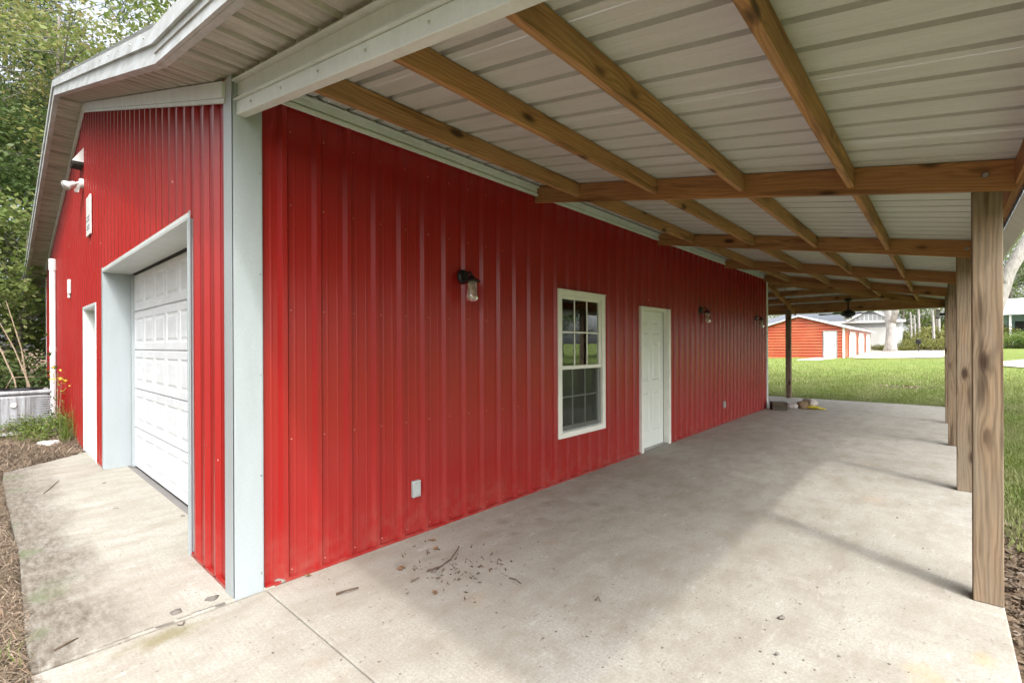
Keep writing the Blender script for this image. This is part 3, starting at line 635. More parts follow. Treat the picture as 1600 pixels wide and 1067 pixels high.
# ------------------------------------------------------------------ porch
pc = thing('porch', 'open timber porch roof with white ribbed ceiling along the red wall', 'porch', (4.1, -0.2, 0), world=True)
HX0, HY0, XE = BX1, WY, 16.78
S2 = 0.183 * (HY0 - YE) / (XE - HX0); Z0 = lean(HY0)
def hipx(y): return HX0 + (HY0 - y) * (XE - HX0) / (HY0 - YE)
def hipy(x): return HY0 - (x - HX0) * (HY0 - YE) / (XE - HX0)
x = XF - 0.02; k = 0
while x < XE - 0.01:
    x1 = min(x + 0.942, XE)
    ribbed('roof_sheet', lambda s, t_, h: (s, t_, lean(t_) + 0.002 + h), x, x1 + 0.003, lambda s: YE, lambda s: (HY0 + 0.06 if s > GX and s < HX0 else (YK if s <= GX else hipy(s))), 'ceiling', pc, phase=2.054, flank=0.024, rib=0.029, extra=(GX, GX + 0.001, HX0)); x = x1; k += 1
y = YE; k = 0
while y < 9.0:
    y1 = min(y + 0.942, 9.0)
    ribbed('roof_sheet', lambda s, t_, h: (t_, s, Z0 - S2 * (t_ - HX0) + 0.002 + h), y, y1 + 0.003, lambda s: (HX0 + .02 if s > HY0 else hipx(s)), lambda s: XE, 'ceiling', pc, phase=0.1, flank=0.024, rib=0.029, extra=(HY0,)); y = y1; k += 1
RX = [4.076, 7.06, 10.10, 12.94]
for xr in RX: beam('rafter', (xr, YE + 0.07, lean(YE + 0.07) - 0.002), (xr, WY - 0.028, lean(WY - 0.028) - 0.002), 0.04, 0.178, 'rafter', pc)
PYS = [2.72, 1.90, 1.165, 0.455]; spans = [(GX + 0.047, RX[0] - 0.021)] + [(RX[i] + 0.021, RX[i + 1] - 0.021) for i in range(3)]
for yp in PYS:
    for a, b in spans:
        dz = random.uniform(-0.004, 0.0)
        beam('purlin', (a, yp + 0.02, lean(yp) + dz - 0.001), (b, yp + 0.02, lean(yp) + dz - 0.001), 0.04, 0.135, 'purlin', pc)
    b = hipx(yp + 0.02) - 0.05
    if b > RX[3] + 0.1: beam('purlin', (RX[3] + 0.021, yp + 0.02, lean(yp)), (b, yp + 0.02, lean(yp)), 0.04, 0.135, 'purlin', pc)
beam('hip_rafter', (HX0 + 0.05, HY0 - 0.06, Z0 - 0.02), (XE - 0.09, YE + 0.09, lean(YE + 0.09) - 0.012), 0.045, 0.185, 'rafter', pc)
def leanx(x): return Z0 - S2 * (x - HX0)
for yr in (3.36, 6.4): beam('rafter', (HX0 + 0.03, yr, leanx(HX0 + 0.03) - 0.002), (XE - 0.07, yr, leanx(XE - 0.07) - 0.002), 0.04, 0.178, 'rafter', pc)
for xp in (13.95, 14.72, 15.45, 16.12):
    for a, b in ((hipy(xp) + 0.06, 3.339), (3.381, 6.379), (6.421, 9.0)):
        beam('purlin', (xp, a, leanx(xp + 0.02) - 0.001), (xp, b, leanx(xp + 0.02) - 0.001), 0.04, 0.135, 'purlin', pc)
# posts (first one large in view); grain along local x
for (px_, py_) in [(4.168, -0.20), (7.14, -0.172), (10.18, -0.118), (13.02, -0.092), (16.44 - 0.14, -0.092), (16.22, 3.45), (16.22, 6.5)]:
    zt = min(lean(py_), leanx(px_) if px_ > HX0 else 9) - 0.01
    o = beam('post', (px_ + 0.07, py_, 0.001), (px_ + 0.07, py_, zt), 0.135, 0.14, 'post', pc, roll_up=(1, 0, 0), bevel=0.006)
    
# bolts
for xr in RX: q = Vector((xr - 0.021, -0.19, lean(-0.19) - 0.09)); MB().tube([q, q + Vector((-0.012, 0, 0))], [0.02, 0.014], 8).build('bolt', 'bolt', pc)
# eave header and white eave trim
for a, b in ((XF + 0.4, RX[1]), (RX[1] + 0.002, RX[3]), (RX[3] + 0.002, XE - 0.1)):
    beam('header', (a, -0.335, lean(-0.335) - 0.004), (b, -0.335, lean(-0.335) - 0.004), 0.04, 0.14, 'rafter', pc)
beam('header', (16.62, YE + 0.1, leanx(16.62) - 0.004), (16.62, 9.0, leanx(16.62) - 0.004), 0.04, 0.14, 'rafter', pc)
MB().box(XF - 0.02, XE + 0.02, YE - 0.022, YE - 0.004, 2.40, lean(YE) + 0.05).hexa([(XF, -0.36, 2.475), (XE, -0.36, 2.475), (XE, YE - .003, 2.40), (XF, YE - .003, 2.40), (XF, -0.36, 2.485), (XE, -0.36, 2.485), (XE, YE - .003, 2.41), (XF, YE - .003, 2.41)]).build('eave_trim', 'trim', pc)
MB().box(XE + 0.004, XE + 0.022, YE + 0.0, 9.0, 2.52, lean(YE) + 0.05).hexa([(16.645, YE + .05, 2.555), (XE + .003, YE + .05, 2.52), (XE + .003, 9, 2.52), (16.645, 9, 2.555), (16.645, YE + .05, 2.565), (XE + .003, YE + .05, 2.53), (XE + .003, 9, 2.53), (16.645, 9, 2.565)]).build('eave_trim', 'trim', pc)
# wall-side angle trim under the ceiling
ends = [JX - 0.02] + [v for xr in RX for v in (xr - 0.022, xr + 0.022)] + [BX1 + 0.02]
for i in range(0, len(ends), 2):
    a, b = ends[i], ends[i + 1]
    mb = MB().box(a, b, WY - 0.036, WY - 0.027, 3.215, 3.245).box(a, b, WY - 0.055, WY - 0.028, 3.205, 3.214)
    mb.box(a, b, WY - .046, WY - .036, 3.246, 3.299)
    mb.box(a, b, WY - .028, WY + .008, 3.3045, 3.37).box(a, b, WY - .07, WY - .03, 3.2995, 3.304).box(a, b, WY - .074, WY - .0705, 3.282, 3.304)
    mb.box(a, b, WY - .058, WY - .0555, 3.2, 3.226)
    mb.build('wall_trim', 'trim', pc)
# front beam wrapped in white metal + fascia + soffit
def bb(y): return 2.448 + 0.178 * y
YB = 3.455
slopebox(MB(), GX - 0.01, GX + 0.045, YE, YB, lambda y: bb(y), lambda y: bb(y) + 0.085).build('front_beam', 'trim', pc, bevel=0.004)
slopebox(MB(), GX - 0.028, GX + 0.0, YE, YB + 0.002, lambda y: bb(y) + 0.086, lambda y: bb(y) + 0.094).build('beam_lip', 'trim', pc)
slopebox(MB(), GX + 0.003, GX + 0.044, YE, YB - 0.01, lambda y: bb(y) + 0.095, lambda y: lean(y) - 0.003).build('front_beam', 'trim', pc)
slopebox(MB(), GX - 0.035, GX + 0.011, YE, YB - 0.005, lambda y: lsoff(y) + KZ * 0.4 - 0.035, lambda y: lsoff(y) + KZ * 0.4 - 0.027).build('beam_lip', 'trim', pc)
mb = MB()
for k in range(9): yk = 0.1 + 0.42 * k; q = Vector((GX - 0.01, yk, bb(yk) + 0.045)); mb.tube([q, q + Vector((-0.007, 0, 0))], [0.008, 0.004], 6)
stuff(mb.build('screw_row', 'bolt', pc))
slopebox(MB(), XF - 0.012, XF + 0.008, YE, YK - 0.002, lambda y: fasb(y), lambda y: fasb(y) + 0.125).build('rake_fascia', 'fascia', pc)
slopebox(MB(), XF - 0.03, XF - 0.013, YE, YK - 0.002, lambda y: fasb(y) + 0.115, lambda y: fasb(y) + 0.205).build('drip_edge', 'fascia', pc)
slopebox(MB(), XF + 0.009, XF + 0.045, YE, YK - 0.002, lambda y: fasb(y) - 0.002, lambda y: fasb(y) + 0.012).build('rake_lip', 'fascia', pc)
def lsf(y): return lsoff(y) + KZ
soffit_run(YE, YK - 0.01, lsf, pc)
slopebox(MB(), XF - 0.02, GX + 0.14, YE, YK, lambda y: fasb(y) + 0.2, lambda y: fasb(y) + 0.225).build('overhang_deck', 'roofwhite', pc)

# ------------------------------------------------------------------ things on the walls
def lantern(label, x, group='porch wall lanterns'):
    r = thing('wall_lantern', label, 'lantern', (x, WY - 0.03, 2.16), group=group)
    mb = MB(); mb.lathe([(0.0, 0.03), (0.05, 0.03), (0.062, 0.018), (0.068, 0.0), (0.0, 0.0)], n=24)
    mb.v = [(a, -c, b + 0.06) for a, b, c in mb.v]
    mb.tube([(0, -0.02, 0.06), (0, -0.06, 0.095), (0, -0.105, 0.09), (0, -0.12, 0.06)], 0.011, 8)
    mb.build('wall_plate', 'black', r, smooth=False)
    MB().lathe([(0.0, 0.062), (0.022, 0.06), (0.03, 0.04), (0.078, 0.012), (0.08, 0.004), (0.0, 0.002)], (0, -0.12, 0), 24).build('cap', 'black', r)
    MB().lathe([(0.046, 0.004), (0.052, -0.02), (0.055, -0.10), (0.062, -0.135), (0.058, -0.16), (0.04, -0.178), (0.0, -0.18)], (0, -0.12, 0), 24).build('glass_shade', 'lampglass', r, smooth=True)
    MB().lathe([(0.014, 0.0), (0.014, -0.03), (0.0, -0.03)], (0, -0.12, 0), 12).build('socket', 'black', r)
    MB().lathe([(0.011, -0.03), (0.02, -0.06), (0.022, -0.085), (0.012, -0.105), (0.0, -0.11)], (0, -0.12, 0), 14).build('bulb', 'lampglass', r, smooth=True)
    return r
L0 = lantern('black wall lantern with clear glass jar, nearest, left of the window', 2.975)
for x_, lb in ((8.79, 'black wall lantern with clear glass jar just right of the white door'), (12.25, 'black wall lantern with clear glass jar near the far end of the red wall')):
    c = copy_tree(L0); c.location.x = x_; c['label'] = lb
def outlet(label, x, z):
    r = thing('wall_outlet', label, 'outlet', (x, WY - 0.004, z), group='outlets low on the red wall')
    MB().box(-0.04, 0.04, -0.03, 0, -0.068, 0.068).build('back_plate', 'grey', r, bevel=0.004)
    MB().box(-0.03, 0.03, -0.042, -0.0305, -0.055, 0.055).build('cover', 'grey', r, bevel=0.006)
    MB().box(-0.02, 0.02, -0.046, -0.0425, 0.02, 0.04).box(-0.02, 0.02, -0.046, -0.0425, -0.04, -0.02).build('socket_face', 'grey', r)
    return r
o0 = outlet('grey outlet cover low on the red wall below the nearest lantern', 2.45, 0.385)
c = copy_tree(o0); c.location = (10.07, WY - 0.004, 0.385); c['label'] = 'small outlet cover low on the red wall beyond the white door'
# gable: vent hood, twin flood light, sign, little cover, pipe
v = MB(); a, b, c_ = (GX - 0.022, 9.72, 4.62), (GX - 0.022, 9.72, 4.34), (GX - 0.022, 10.1, 4.34)
vh = thing('vent_hood', 'small white wedge shaped vent hood high on the red gable', 'vent', (GX - 0.022, 9.9, 4.34), world=True)
MB().poly([(GX - .02, 9.72, 4.64), (GX - .16, 9.72, 4.40), (GX - .02, 9.72, 4.40)]).poly([(GX - .02, 10.05, 4.64), (GX - .02, 10.05, 4.40), (GX - .16, 10.05, 4.40)]).quad((GX - .02, 9.72, 4.64), (GX - .02, 10.05, 4.64), (GX - .16, 10.05, 4.40), (GX - .16, 9.72, 4.40)).build('hood', 'white', vh)
MB().box(GX - .15, GX - .021, 9.73, 10.04, 4.36, 4.398).build('louvre', 'dark', vh)
fl = thing('flood_light', 'white twin head flood light on the red gable wall', 'flood light', (GX - 0.03, 9.75, 4.08)); fl.scale = (0.72, 0.72, 0.72)
mb = MB().lathe([(0.0, 0.07), (0.085, 0.07), (0.1, 0.05), (0.1, 0.0), (0.0, 0.0)], n=20); mb.v = [(-z, x, y) for x, y, z in mb.v]; mb.build('base', 'white', fl)
for s_ in (-1, 1):
    ax = Vector((-0.72, 0.35 + s_ * 0.45, -0.30 + s_ * 0.12)).normalized(); p0 = Vector((-0.07, s_ * 0.06, 0.0))
    mb = MB().tube([p0, p0 + ax * 0.06, p0 + ax * 0.09, p0 + ax * 0.2, p0 + ax * 0.27, p0 + ax * 0.24, p0 + ax * 0.16], [0.018, 0.02, 0.05, 0.06, 0.105, 0.10, 0.055], 16, cap=False)
    h = mb.build('lamp_head', 'white', fl, smooth=True)
    MB().tube([p0 + ax * 0.14, p0 + ax * 0.2], [0.05, 0.06], 14).build('lens', 'lampglass', h)
MB().tube([(-0.06, 0, -0.05), (-0.1, 0.02, -0.16)], [0.03, 0.04], 10).box(-0.14, -0.07, -0.02, 0.06, -0.2, -0.13).build('sensor', 'white', fl)
sg = thing('wall_sign', 'small white printed sign plate on the red gable above the doors', 'sign', (GX - 0.03, 9.15, 3.48))
MB().box(-0.015, 0.0, -0.19, 0.19, -0.28, 0.28).build('plate', 'white', sg)
mb = MB()
for r_, z_ in ((0, -0.02), (1, -0.07), (2, -0.15), (3, -0.19)):
    y_ = -0.13
    while y_ < 0.12:
        w_ = random.uniform(0.02, 0.05); mb.box(-0.0165, -0.0152, y_, y_ + w_, z_ - 0.014, z_ + 0.014); y_ += w_ + 0.012
stuff(mb.build('print_block', 'signmark', sg))
cv = thing('conduit_cover', 'small white conduit cover on the red gable left of the side door', 'cover', (GX - 0.024, 11.42, 2.66))
MB().box(-0.04, 0, -0.05, 0.05, -0.13, 0.12).build('cover_box', 'white', cv, bevel=0.01)
MB().tube([(-0.02, 0, -0.13), (-0.02, 0, -0.2)], 0.018, 8).build('cable_stub', 'white', cv)
vp = thing('white_pipe', 'tall white capped pipe running up the red gable by the weeds', 'pipe', (GX - 0.085, 13.7, 0))
MB().tube([(0, 0, 0.0), (0, 0, 1.55)], 0.048, 14).build('lower_pipe', 'pipe', vp, smooth=False)
MB().tube([(0, 0, 1.55), (0, 0, 3.2)], 0.05, 14).build('upper_pipe', 'pipe', vp)
MB().tube([(0, 0, 3.18), (0, 0, 3.42)], 0.062, 14).build('pipe_cap', 'pipe', vp)
MB().tube([(0, 0, 1.5), (0, 0, 1.6)], 0.055, 14).build('coupling', 'pipe', vp)

# ceiling fan under the far porch roof
fx, fy = 15.45, 1.88
fan = thing('ceiling_fan', 'dark ceiling fan hanging under the far end of the porch', 'fan', (fx, fy, 2.40))
ztop = leanx(fx) - 2.40 - 0.10
MB().lathe([(0.0, ztop), (0.085, ztop), (0.085, ztop - 0.05), (0.03, ztop - 0.08), (0.02, ztop - 0.08), (0.02, 0.1)], n=16).build('down_rod', 'black', fan)
MB().lathe([(0.02, 0.12), (0.07, 0.1), (0.15, 0.05), (0.17, 0.0), (0.14, -0.05), (0.08, -0.07), (0.0, -0.07)], n=20).build('motor', 'black', fan)
MB().lathe([(0.05, -0.07), (0.1, -0.1), (0.07, -0.14), (0.0, -0.15)], n=16).build('light_bowl', 'lampglass', fan)
bmesh_blade = MB().hexa([(0.14, -0.03, 0.0), (0.66, -0.07, -0.015), (0.68, 0.07, 0.015), (0.14, 0.03, 0.005), (0.14, -0.03, 0.008), (0.66, -0.07, -0.005), (0.68, 0.07, 0.025), (0.14, 0.03, 0.013)])
b0 = bmesh_blade.build('blade', 'black', fan)
for k in range(1, 5):
    c = b0.copy(); COL.objects.link(c); c.rotation_euler = (0, 0, k * 2 * math.pi / 5 + 0.3)
b0.rotation_euler = (0, 0, 0.3)
# flood light on the far post
pf = thing('post_light', 'small black flood light on a far porch post', 'flood light', (13.0, -0.03, 2.18))
MB().box(-0.1, 0.06, 0.08, 0.14, -0.08, 0.1).build('housing', 'black', pf, bevel=0.01); MB().box(-0.03, 0.03, 0.0, 0.08, -0.02, 0.03).build('bracket', 'black', pf)
MB().box(-0.105, -0.1005, 0.085, 0.135, -0.06, 0.08).build('lens', 'grey', pf)

# ------------------------------------------------------------------ bits at the far end of the slab
wb = beam('wood_block', (13.02, 3.16, 0.19), (13.16, 2.86, 0.19), 0.3, 0.188, 'block', None, bevel=0.012)
tag(wb, 'short dark timber block at the far corner of the red wall', 'timber block')
def lump(name, mat, parent, c, r, seed, sub=3, amp=0.35, squash=(1, 1, 1)):
    bm = bmesh.new(); bmesh.ops.create_icosphere(bm, subdivisions=sub, radius=1.0); rr = random.Random(seed); ph = [rr.uniform(0, 6) for _ in range(6)]
    for v in bm.verts:
        p = v.co; d = 1 + amp * (math.sin(3.1 * p.x + ph[0]) * math.sin(2.7 * p.y + ph[1]) + 0.5 * math.sin(6.3 * p.z + ph[2]) * math.sin(7.1 * p.x + ph[3]) + 0.3 * math.sin(13 * p.y + ph[4]) * math.sin(12 * p.z + ph[5]))
        v.co = Vector((c[0] + p.x * d * r * squash[0], c[1] + p.y * d * r * squash[1], max(c[2] + p.z * d * r * squash[2], 0.001 if parent is None else -9)))
    me = bpy.data.meshes.new(name); bm.to_mesh(me); bm.free(); me.materials.append(M[mat])
    me.polygons.foreach_set('use_smooth', [True] * len(me.polygons)); return link(name, me, parent)
rh = thing('rag_heap', 'heap of brown and yellow rags beside the timber block', 'rags', (13.75, 2.55, 0))
lump('brown_rag', 'brown', rh, (0, 0, 0.09), 0.17, 3, squash=(1, 1.1, 0.7)); lump('yellow_rag', 'yellow', rh, (-0.08, -0.18, 0.05), 0.10, 5, squash=(0.8, 1.6, 0.38))
lump('yellow_rag', 'yellow', rh, (-0.02, -0.36, 0.02), 0.06, 6, squash=(0.8, 1.3, 0.3)); lump('pale_rag', 'palecloth', rh, (0.05, -0.10, 0.15), 0.13, 8, squash=(1, 1.2, 0.7))
pr = lump('pale_rag', 'palecloth', None, (13.55, 2.83, 0.05), 0.11, 11, squash=(1, 1.2, 0.7)); tag(pr, 'small pale crumpled rag between the timber block and the rag heap', 'rag')

# ------------------------------------------------------------------ air conditioner on the wooded side
ac = thing('air_conditioner', 'grey weathered outdoor air conditioner unit overgrown with weeds', 'air conditioner', (0.48, 12.4, 0.10))
MB().box(-0.41, 0.36, -0.36, 0.4, 0.03, 0.66).build('cabinet', 'galv', ac, bevel=0.05)
MB().box(-0.43, 0.38, -0.38, 0.42, 0.66, 0.725).build('lid', 'galv', ac, bevel=0.025)
MB().lathe([(0.3, 0.72), (0.3, 0.75), (0.26, 0.75), (0.26, 0.73)], (0, 0, 0), 24).build('fan_guard', 'black', ac)
for k in range(14):
    mb = MB().box(0.10, 0.372, -0.375, -0.361, 0.07 + k * 0.041, 0.07 + k * 0.041 + 0.022); mb.build('louvre', 'galv', ac)
for k in range(5): MB().box(-0.38 + k * 0.1, -0.36 + k * 0.1, -0.372, -0.361, 0.06, 0.62).build('front_rib', 'galv', ac)
mb = MB().lathe([(0.0, 0.02), (0.035, 0.02), (0.045, 0.0), (0.0, 0.0)], n=14); mb.v = [(x - 0.10, -0.372 - z, y + 0.48) for x, y, z in mb.v]; mb.build('badge', 'stone', ac)
MB().box(-0.5, 0.45, -0.5, 0.5, -0.02, 0.03).build('pad', 'stone', ac)
lump('white_rock', 'stone', None, (0.72, 10.6, 0.06), 0.085, 21, squash=(1.3, 1, 0.6)); tag(bpy.data.objects['white_rock'], 'white rock lying on the pine straw by the gable wall', 'rock')

# ------------------------------------------------------------------ vegetation
def np_mesh(name, V, F, mat, nper):
    me = bpy.data.meshes.new(name); V = np.asarray(V, dtype=np.float32).reshape(-1, 3); F = np.asarray(F, dtype=np.int32).reshape(-1, nper)
    me.vertices.add(len(V)); me.vertices.foreach_set('co', V.ravel()); me.loops.add(F.size); me.loops.foreach_set('vertex_index', F.ravel())
    me.polygons.add(len(F)); me.polygons.foreach_set('loop_start', np.arange(0, F.size, nper, dtype=np.int32)); me.polygons.foreach_set('loop_total', np.full(len(F), nper, dtype=np.int32))
    me.update(calc_edges=True); me.materials.append(M[mat]); return me
def leaves(P, size, rng, up=0.55, aspect=0.62):
    n = len(P); nrm = rng.normal(size=(n, 3)); nrm[:, 2] = np.abs(nrm[:, 2]) + up; nrm /= np.linalg.norm(nrm, axis=1)[:, None]
    a = rng.normal(size=(n, 3)); a -= (a * nrm).sum(1)[:, None] * nrm; a /= np.linalg.norm(a, axis=1)[:, None]; b = np.cross(nrm, a)
    s = (size * rng.uniform(0.6, 1.35, n))[:, None]
    V = np.stack([P - a * s * 0.5, P + b * s * aspect * 0.5 - nrm * s * 0.12, P + a * s * 0.5 - nrm * s * 0.1, P - b * s * aspect * 0.5 - nrm * s * 0.12], 1)
    i = np.arange(n)[:, None] * 4
    return V.reshape(-1, 3), np.concatenate([i + [[0, 1, 2]], i + [[0, 2, 3]]], 1).reshape(-1, 3)
def tree_meshes(seed, h, cr, tr, nleaf, lsize, cbase, mat, barkm, pine=False):
    rng = np.random.default_rng(seed); mb = MB(); lean_ = rng.normal(size=2) * 0.03 * h
    tp = [Vector((lean_[0] * (k / 6) ** 1.5, lean_[1] * (k / 6) ** 1.5, h * 0.95 * k / 6)) for k in range(7)]
    mb.tube(tp, [tr * (1.25 if k == 0 else 1 - 0.85 * k / 6) for k in range(7)], 9)
    ends = []; nl = 16 if not pine else 20
    for i in range(nl):
        f = cbase + (0.97 - cbase) * (i + rng.uniform(0, 0.8)) / nl; z = f * h * 0.95
        k = min(5, int(f * 6)); p = tp[k].lerp(tp[k + 1], f * 6 - k)
        a = rng.uniform(0, 6.28) ; prof = math.sin(math.pi * min(1, 0.25 + 0.75 * (f - cbase) / (1 - cbase))) ** 0.7
        L = cr * (0.45 + 0.6 * prof) * rng.uniform(0.75, 1.15); rise = L * rng.uniform(0.15, 0.7) * (0.35 if pine else 1)
        q = p + Vector((math.cos(a) * L, math.sin(a) * L, rise)); mid = p.lerp(q, 0.5) + Vector((0, 0, 0.12 * L))
        r0 = tr * 0.38 * (1 - 0.6 * f); mb.tube([p, mid, q], [r0, r0 * 0.6, r0 * 0.15], 5, cap=False)
        for j in range(5 if not pine else 7):
            u = rng.uniform(0.3, 1.0); b = p.lerp(mid, u * 2) if u < 0.5 else mid.lerp(q, u * 2 - 1)
            e = b + Vector((rng.normal() * 0.30 * L, rng.normal() * 0.30 * L, rng.normal() * 0.16 * L + 0.08 * L)); mb.tube([b, e], [r0 * 0.3, r0 * 0.08], 4, cap=False); ends.append(e)
        ends.append(q)
    E_ = np.array([tuple(e) for e in ends])
    wts = rng.uniform(0.3, 1.6, len(E_)); wts /= wts.sum(); idx = rng.choice(len(E_), nleaf, p=wts)
    if pine:
        c = E_[idx] + rng.normal(size=(nleaf, 3)) * cr * 0.075
        d = rng.normal(size=(nleaf, 3)); d[:, 2] += 0.4; d /= np.linalg.norm(d, axis=1)[:, None]; s = np.cross(d, rng.normal(size=(nleaf, 3))); s /= np.linalg.norm(s, axis=1)[:, None]
        V = np.stack([c - s * lsize * 0.05, c + s * lsize * 0.05, c + d * lsize], 1).reshape(-1, 3); F = np.arange(nleaf * 3).reshape(-1, 3)
    else:
        sp = rng.uniform(0.10, 0.2, len(E_))[idx][:, None] * cr
        c = E_[idx] + rng.normal(size=(nleaf, 3)) * sp * np.array([1, 1, 0.62]); V, F = leaves(c, lsize, rng)
    crown = np_mesh('crown', V, F, mat, 3)
    trunk = bpy.data.meshes.new('trunk'); trunk.from_pydata(mb.v, [], mb.f); trunk.materials.append(M[barkm]); trunk.polygons.foreach_set('use_smooth', [True] * len(trunk.polygons))
    return trunk, crown
TM = {'broad': tree_meshes(1, 13, 4.2, 0.22, 11500, 0.15, 0.24, 'leafA', 'bark'), 'yellow': tree_meshes(2, 14, 4.0, 0.2, 10000, 0.15, 0.28, 'leafC', 'bark'),
      'dark': tree_meshes(3, 11, 3.9, 0.2, 20000, 0.16, 0.12, 'leafB', 'bark'), 'pine': tree_meshes(4, 18, 3.4, 0.2, 16000, 0.42, 0.42, 'pine', 'bark', True),
      'low': tree_meshes(5, 6.5, 2.9, 0.1, 9000, 0.2, 0.06, 'leafA', 'bark')}
def tree(kind, x, y, s, rz, label, name='broadleaf_tree', group=None, sz=1.0):
    r = thing(name, label, 'tree', (x, y, gz(x, y) - 0.05), rz, group); r.scale = (s, s, s * sz)
    for nm, me in zip(('trunk', 'crown'), TM[kind]): link(nm, me, r)
    return r
LEFT = [('broad', 5.6, 21.2, 1.12, 0.4, 'bushy light green tree rising right behind the gable peak', 'broadleaf_tree', 1.1),
        ('pine', -0.5, 25.5, 1.0, 1.1, 'pine with sparse needles at the top left corner', 'pine_tree', 1.0),
        ('yellow', 1.6, 21.5, 0.95, 2.0, 'yellowish green tree just left of the gable eave', 'broadleaf_tree', 1.0),
        ('dark', -0.8, 20.0, 0.85, 3.0, 'dark green tree standing close behind the air conditioner', 'broadleaf_tree', 0.9),
        ('yellow', 10.5, 24.0, 1.15, 5.0, 'tall yellow green tree behind the roof, right of the bushy one', 'broadleaf_tree', 1.2),
        ('pine', 8.5, 28, 1.05, 0.2, 'tall pine behind the roof ridge', 'pine_tree', 1.05),
        ('broad', 2.6, 31, 1.0, 4.0, 'light green tree deep in the wood behind the eave', 'broadleaf_tree', 1.0)]
for k, x_, y_, s_, rz_, lb, nm, sz in LEFT: tree(k, x_, y_, s_, rz_, lb, nm, 'trees of the wood behind the building', sz)
back = [('dark', -4.5, 24, 1.0), ('low', 0.6, 17.6, 0.75), ('low', -1.6, 17.0, 0.7), ('pine', 4.8, 35, 1.05), ('dark', 1.0, 36, 1.1),
        ('broad', -5, 34, 1.1), ('pine', 14, 34, 1.1), ('broad', 15, 27, 1.0), ('dark', 8, 38, 1.2), ('yellow', -3, 40, 1.0), ('low', -3.6, 20, 0.9), ('dark', 4.2, 43, 1.2)]
BL = ['dark leafy tree at the far left edge of the wood', 'low young tree right behind the dark bushes', 'low leafy sapling tree at the left edge behind the dry stems', 'tall pine deep behind the yellowish tree', 'dark tree at the very back of the wood, left of the eave',
      'light green tree far back at the left edge', 'pine far behind the building roof', 'light green tree hidden mostly behind the roof', 'dark tree far behind the bushy tree', 'yellowish tree at the far back, left edge', 'low tree left of the dry stems', 'dark tree farthest back behind the pine']
for (k, x_, y_, s_), lb in zip(back, BL): tree(k, x_, y_, s_, random.uniform(0, 6), lb, 'pine_tree' if k == 'pine' else 'broadleaf_tree', 'crowded wood beyond the gable end')
# beyond the far lawn
FAR = [(92, 4.5), (94, 0.8), (98, -3), (104, 3), (96, -7), (92, 12), (100, -12), (108, -2), (105, 12), (98, 20), (110, -10), (90, -21), (110, 26)]
FL = ['light tree right behind the bare trunks', 'yellowish tree behind the mailbox box, beyond the meadow', 'dark tree just left of the nearest post, far off', 'low bushy tree beyond the meadow bushes', 'light tree behind the teal house roof', 'yellowish tree behind the white house', 'dark tree right of the teal house',
      'low tree far back by the post', 'light tree far behind the white house', 'yellowish tree far left behind the red garage', 'dark tree far right behind the teal house', 'low tree right of the leaning old tree', 'light tree farthest left behind the red garage']
for i, (x_, y_) in enumerate(FAR): tree(('broad', 'yellow', 'dark', 'low')[i % 4], x_, y_, random.uniform(0.9, 1.25) * (1.7 if i % 4 == 3 else 1), random.uniform(0, 6), FL[i], 'broadleaf_tree', 'tree line beyond the far lawn')
# side of the lawn (outside the frame, seen in the window glass and as filtered shade)
SIDE = [(15, -15), (22, -19), (28, -17), (34, -24), (42, -24), (18, -26)]
for i, (x_, y_) in enumerate(SIDE): tree(('dark', 'broad', 'low', 'broad')[i % 4], x_, y_, random.uniform(0.9, 1.2), random.uniform(0, 6), 'side lawn tree right of the porch, ' + ['nearest the slab', 'second from the slab', 'third along the lawn', 'fourth along the lawn', 'farthest along the lawn', 'in the back row'][i], 'broadleaf_tree', 'trees along the side lawn')

TM['tall'] = tree_meshes(6, 17, 4.2, 0.24, 15000, 0.16, 0.52, 'leafA', 'bark')
for x_, y_, s_, lb in [(6.2, -9.0, 1.0, 'tall high crowned tree outside the first two posts'), (12.5, -8.0, 1.05, 'tall high crowned tree outside the far posts')]: tree('tall', x_, y_, s_, random.uniform(0, 6), lb, 'broadleaf_tree', 'high crowned trees by the porch')
SHADE_TREES = [(-9, 3), (-8, 8.5), (-12, -1.5), (-13, 6), (-14, 11), (-15, 1)]  # unseen trees added to keep sky light off the apron and gable
for i, (x_, y_) in enumerate(SHADE_TREES): tree(('dark', 'broad')[i % 2], x_, y_, random.uniform(0.9, 1.1), random.uniform(0, 6), 'unseen wood tree added to shade the front, ' + ['nearest the apron', 'opposite the side doorway', 'nearest the front corner', 'behind the nearest one', 'farthest back', 'farthest from the apron'][i], 'broadleaf_tree', 'unseen wood added to shade the front')
# old trunks: big leaning one at the right edge, grey one by the drive
def trunk_tree(x, y, pts, rads, label, limbs, kind, cs, cz, cat='tree'):
    r = thing('old_tree', label, cat, (x, y, gz(x, y)))
    mb = MB(); mb.tube(pts, rads, 12)
    for l in limbs: mb.tube(*l, 7)
    mb.build('trunk', 'barkpale', r, smooth=True)
    c = link('crown', TM[kind][1], r); c.scale = (cs, cs, cs * 0.8); c.location = (0, 0, cz)
    return r
trunk_tree(48, -2.3, [(0.0, 0, -.2), (0.1, -0.1, 1.5), (0, -0.5, 3.4), (0.1, -1.1, 6), (0.1, -2.6, 9.5)], [0.5, 0.4, 0.38, 0.38, 0.3], 'big pale barked old tree at the right edge beyond the posts', [([(0, -0.9, 5.2), (0.2, -0.4, 7), (0.3, 0.5, 9.5)], [0.35, 0.28, 0.15])], 'broad', 1.3, 3.5)
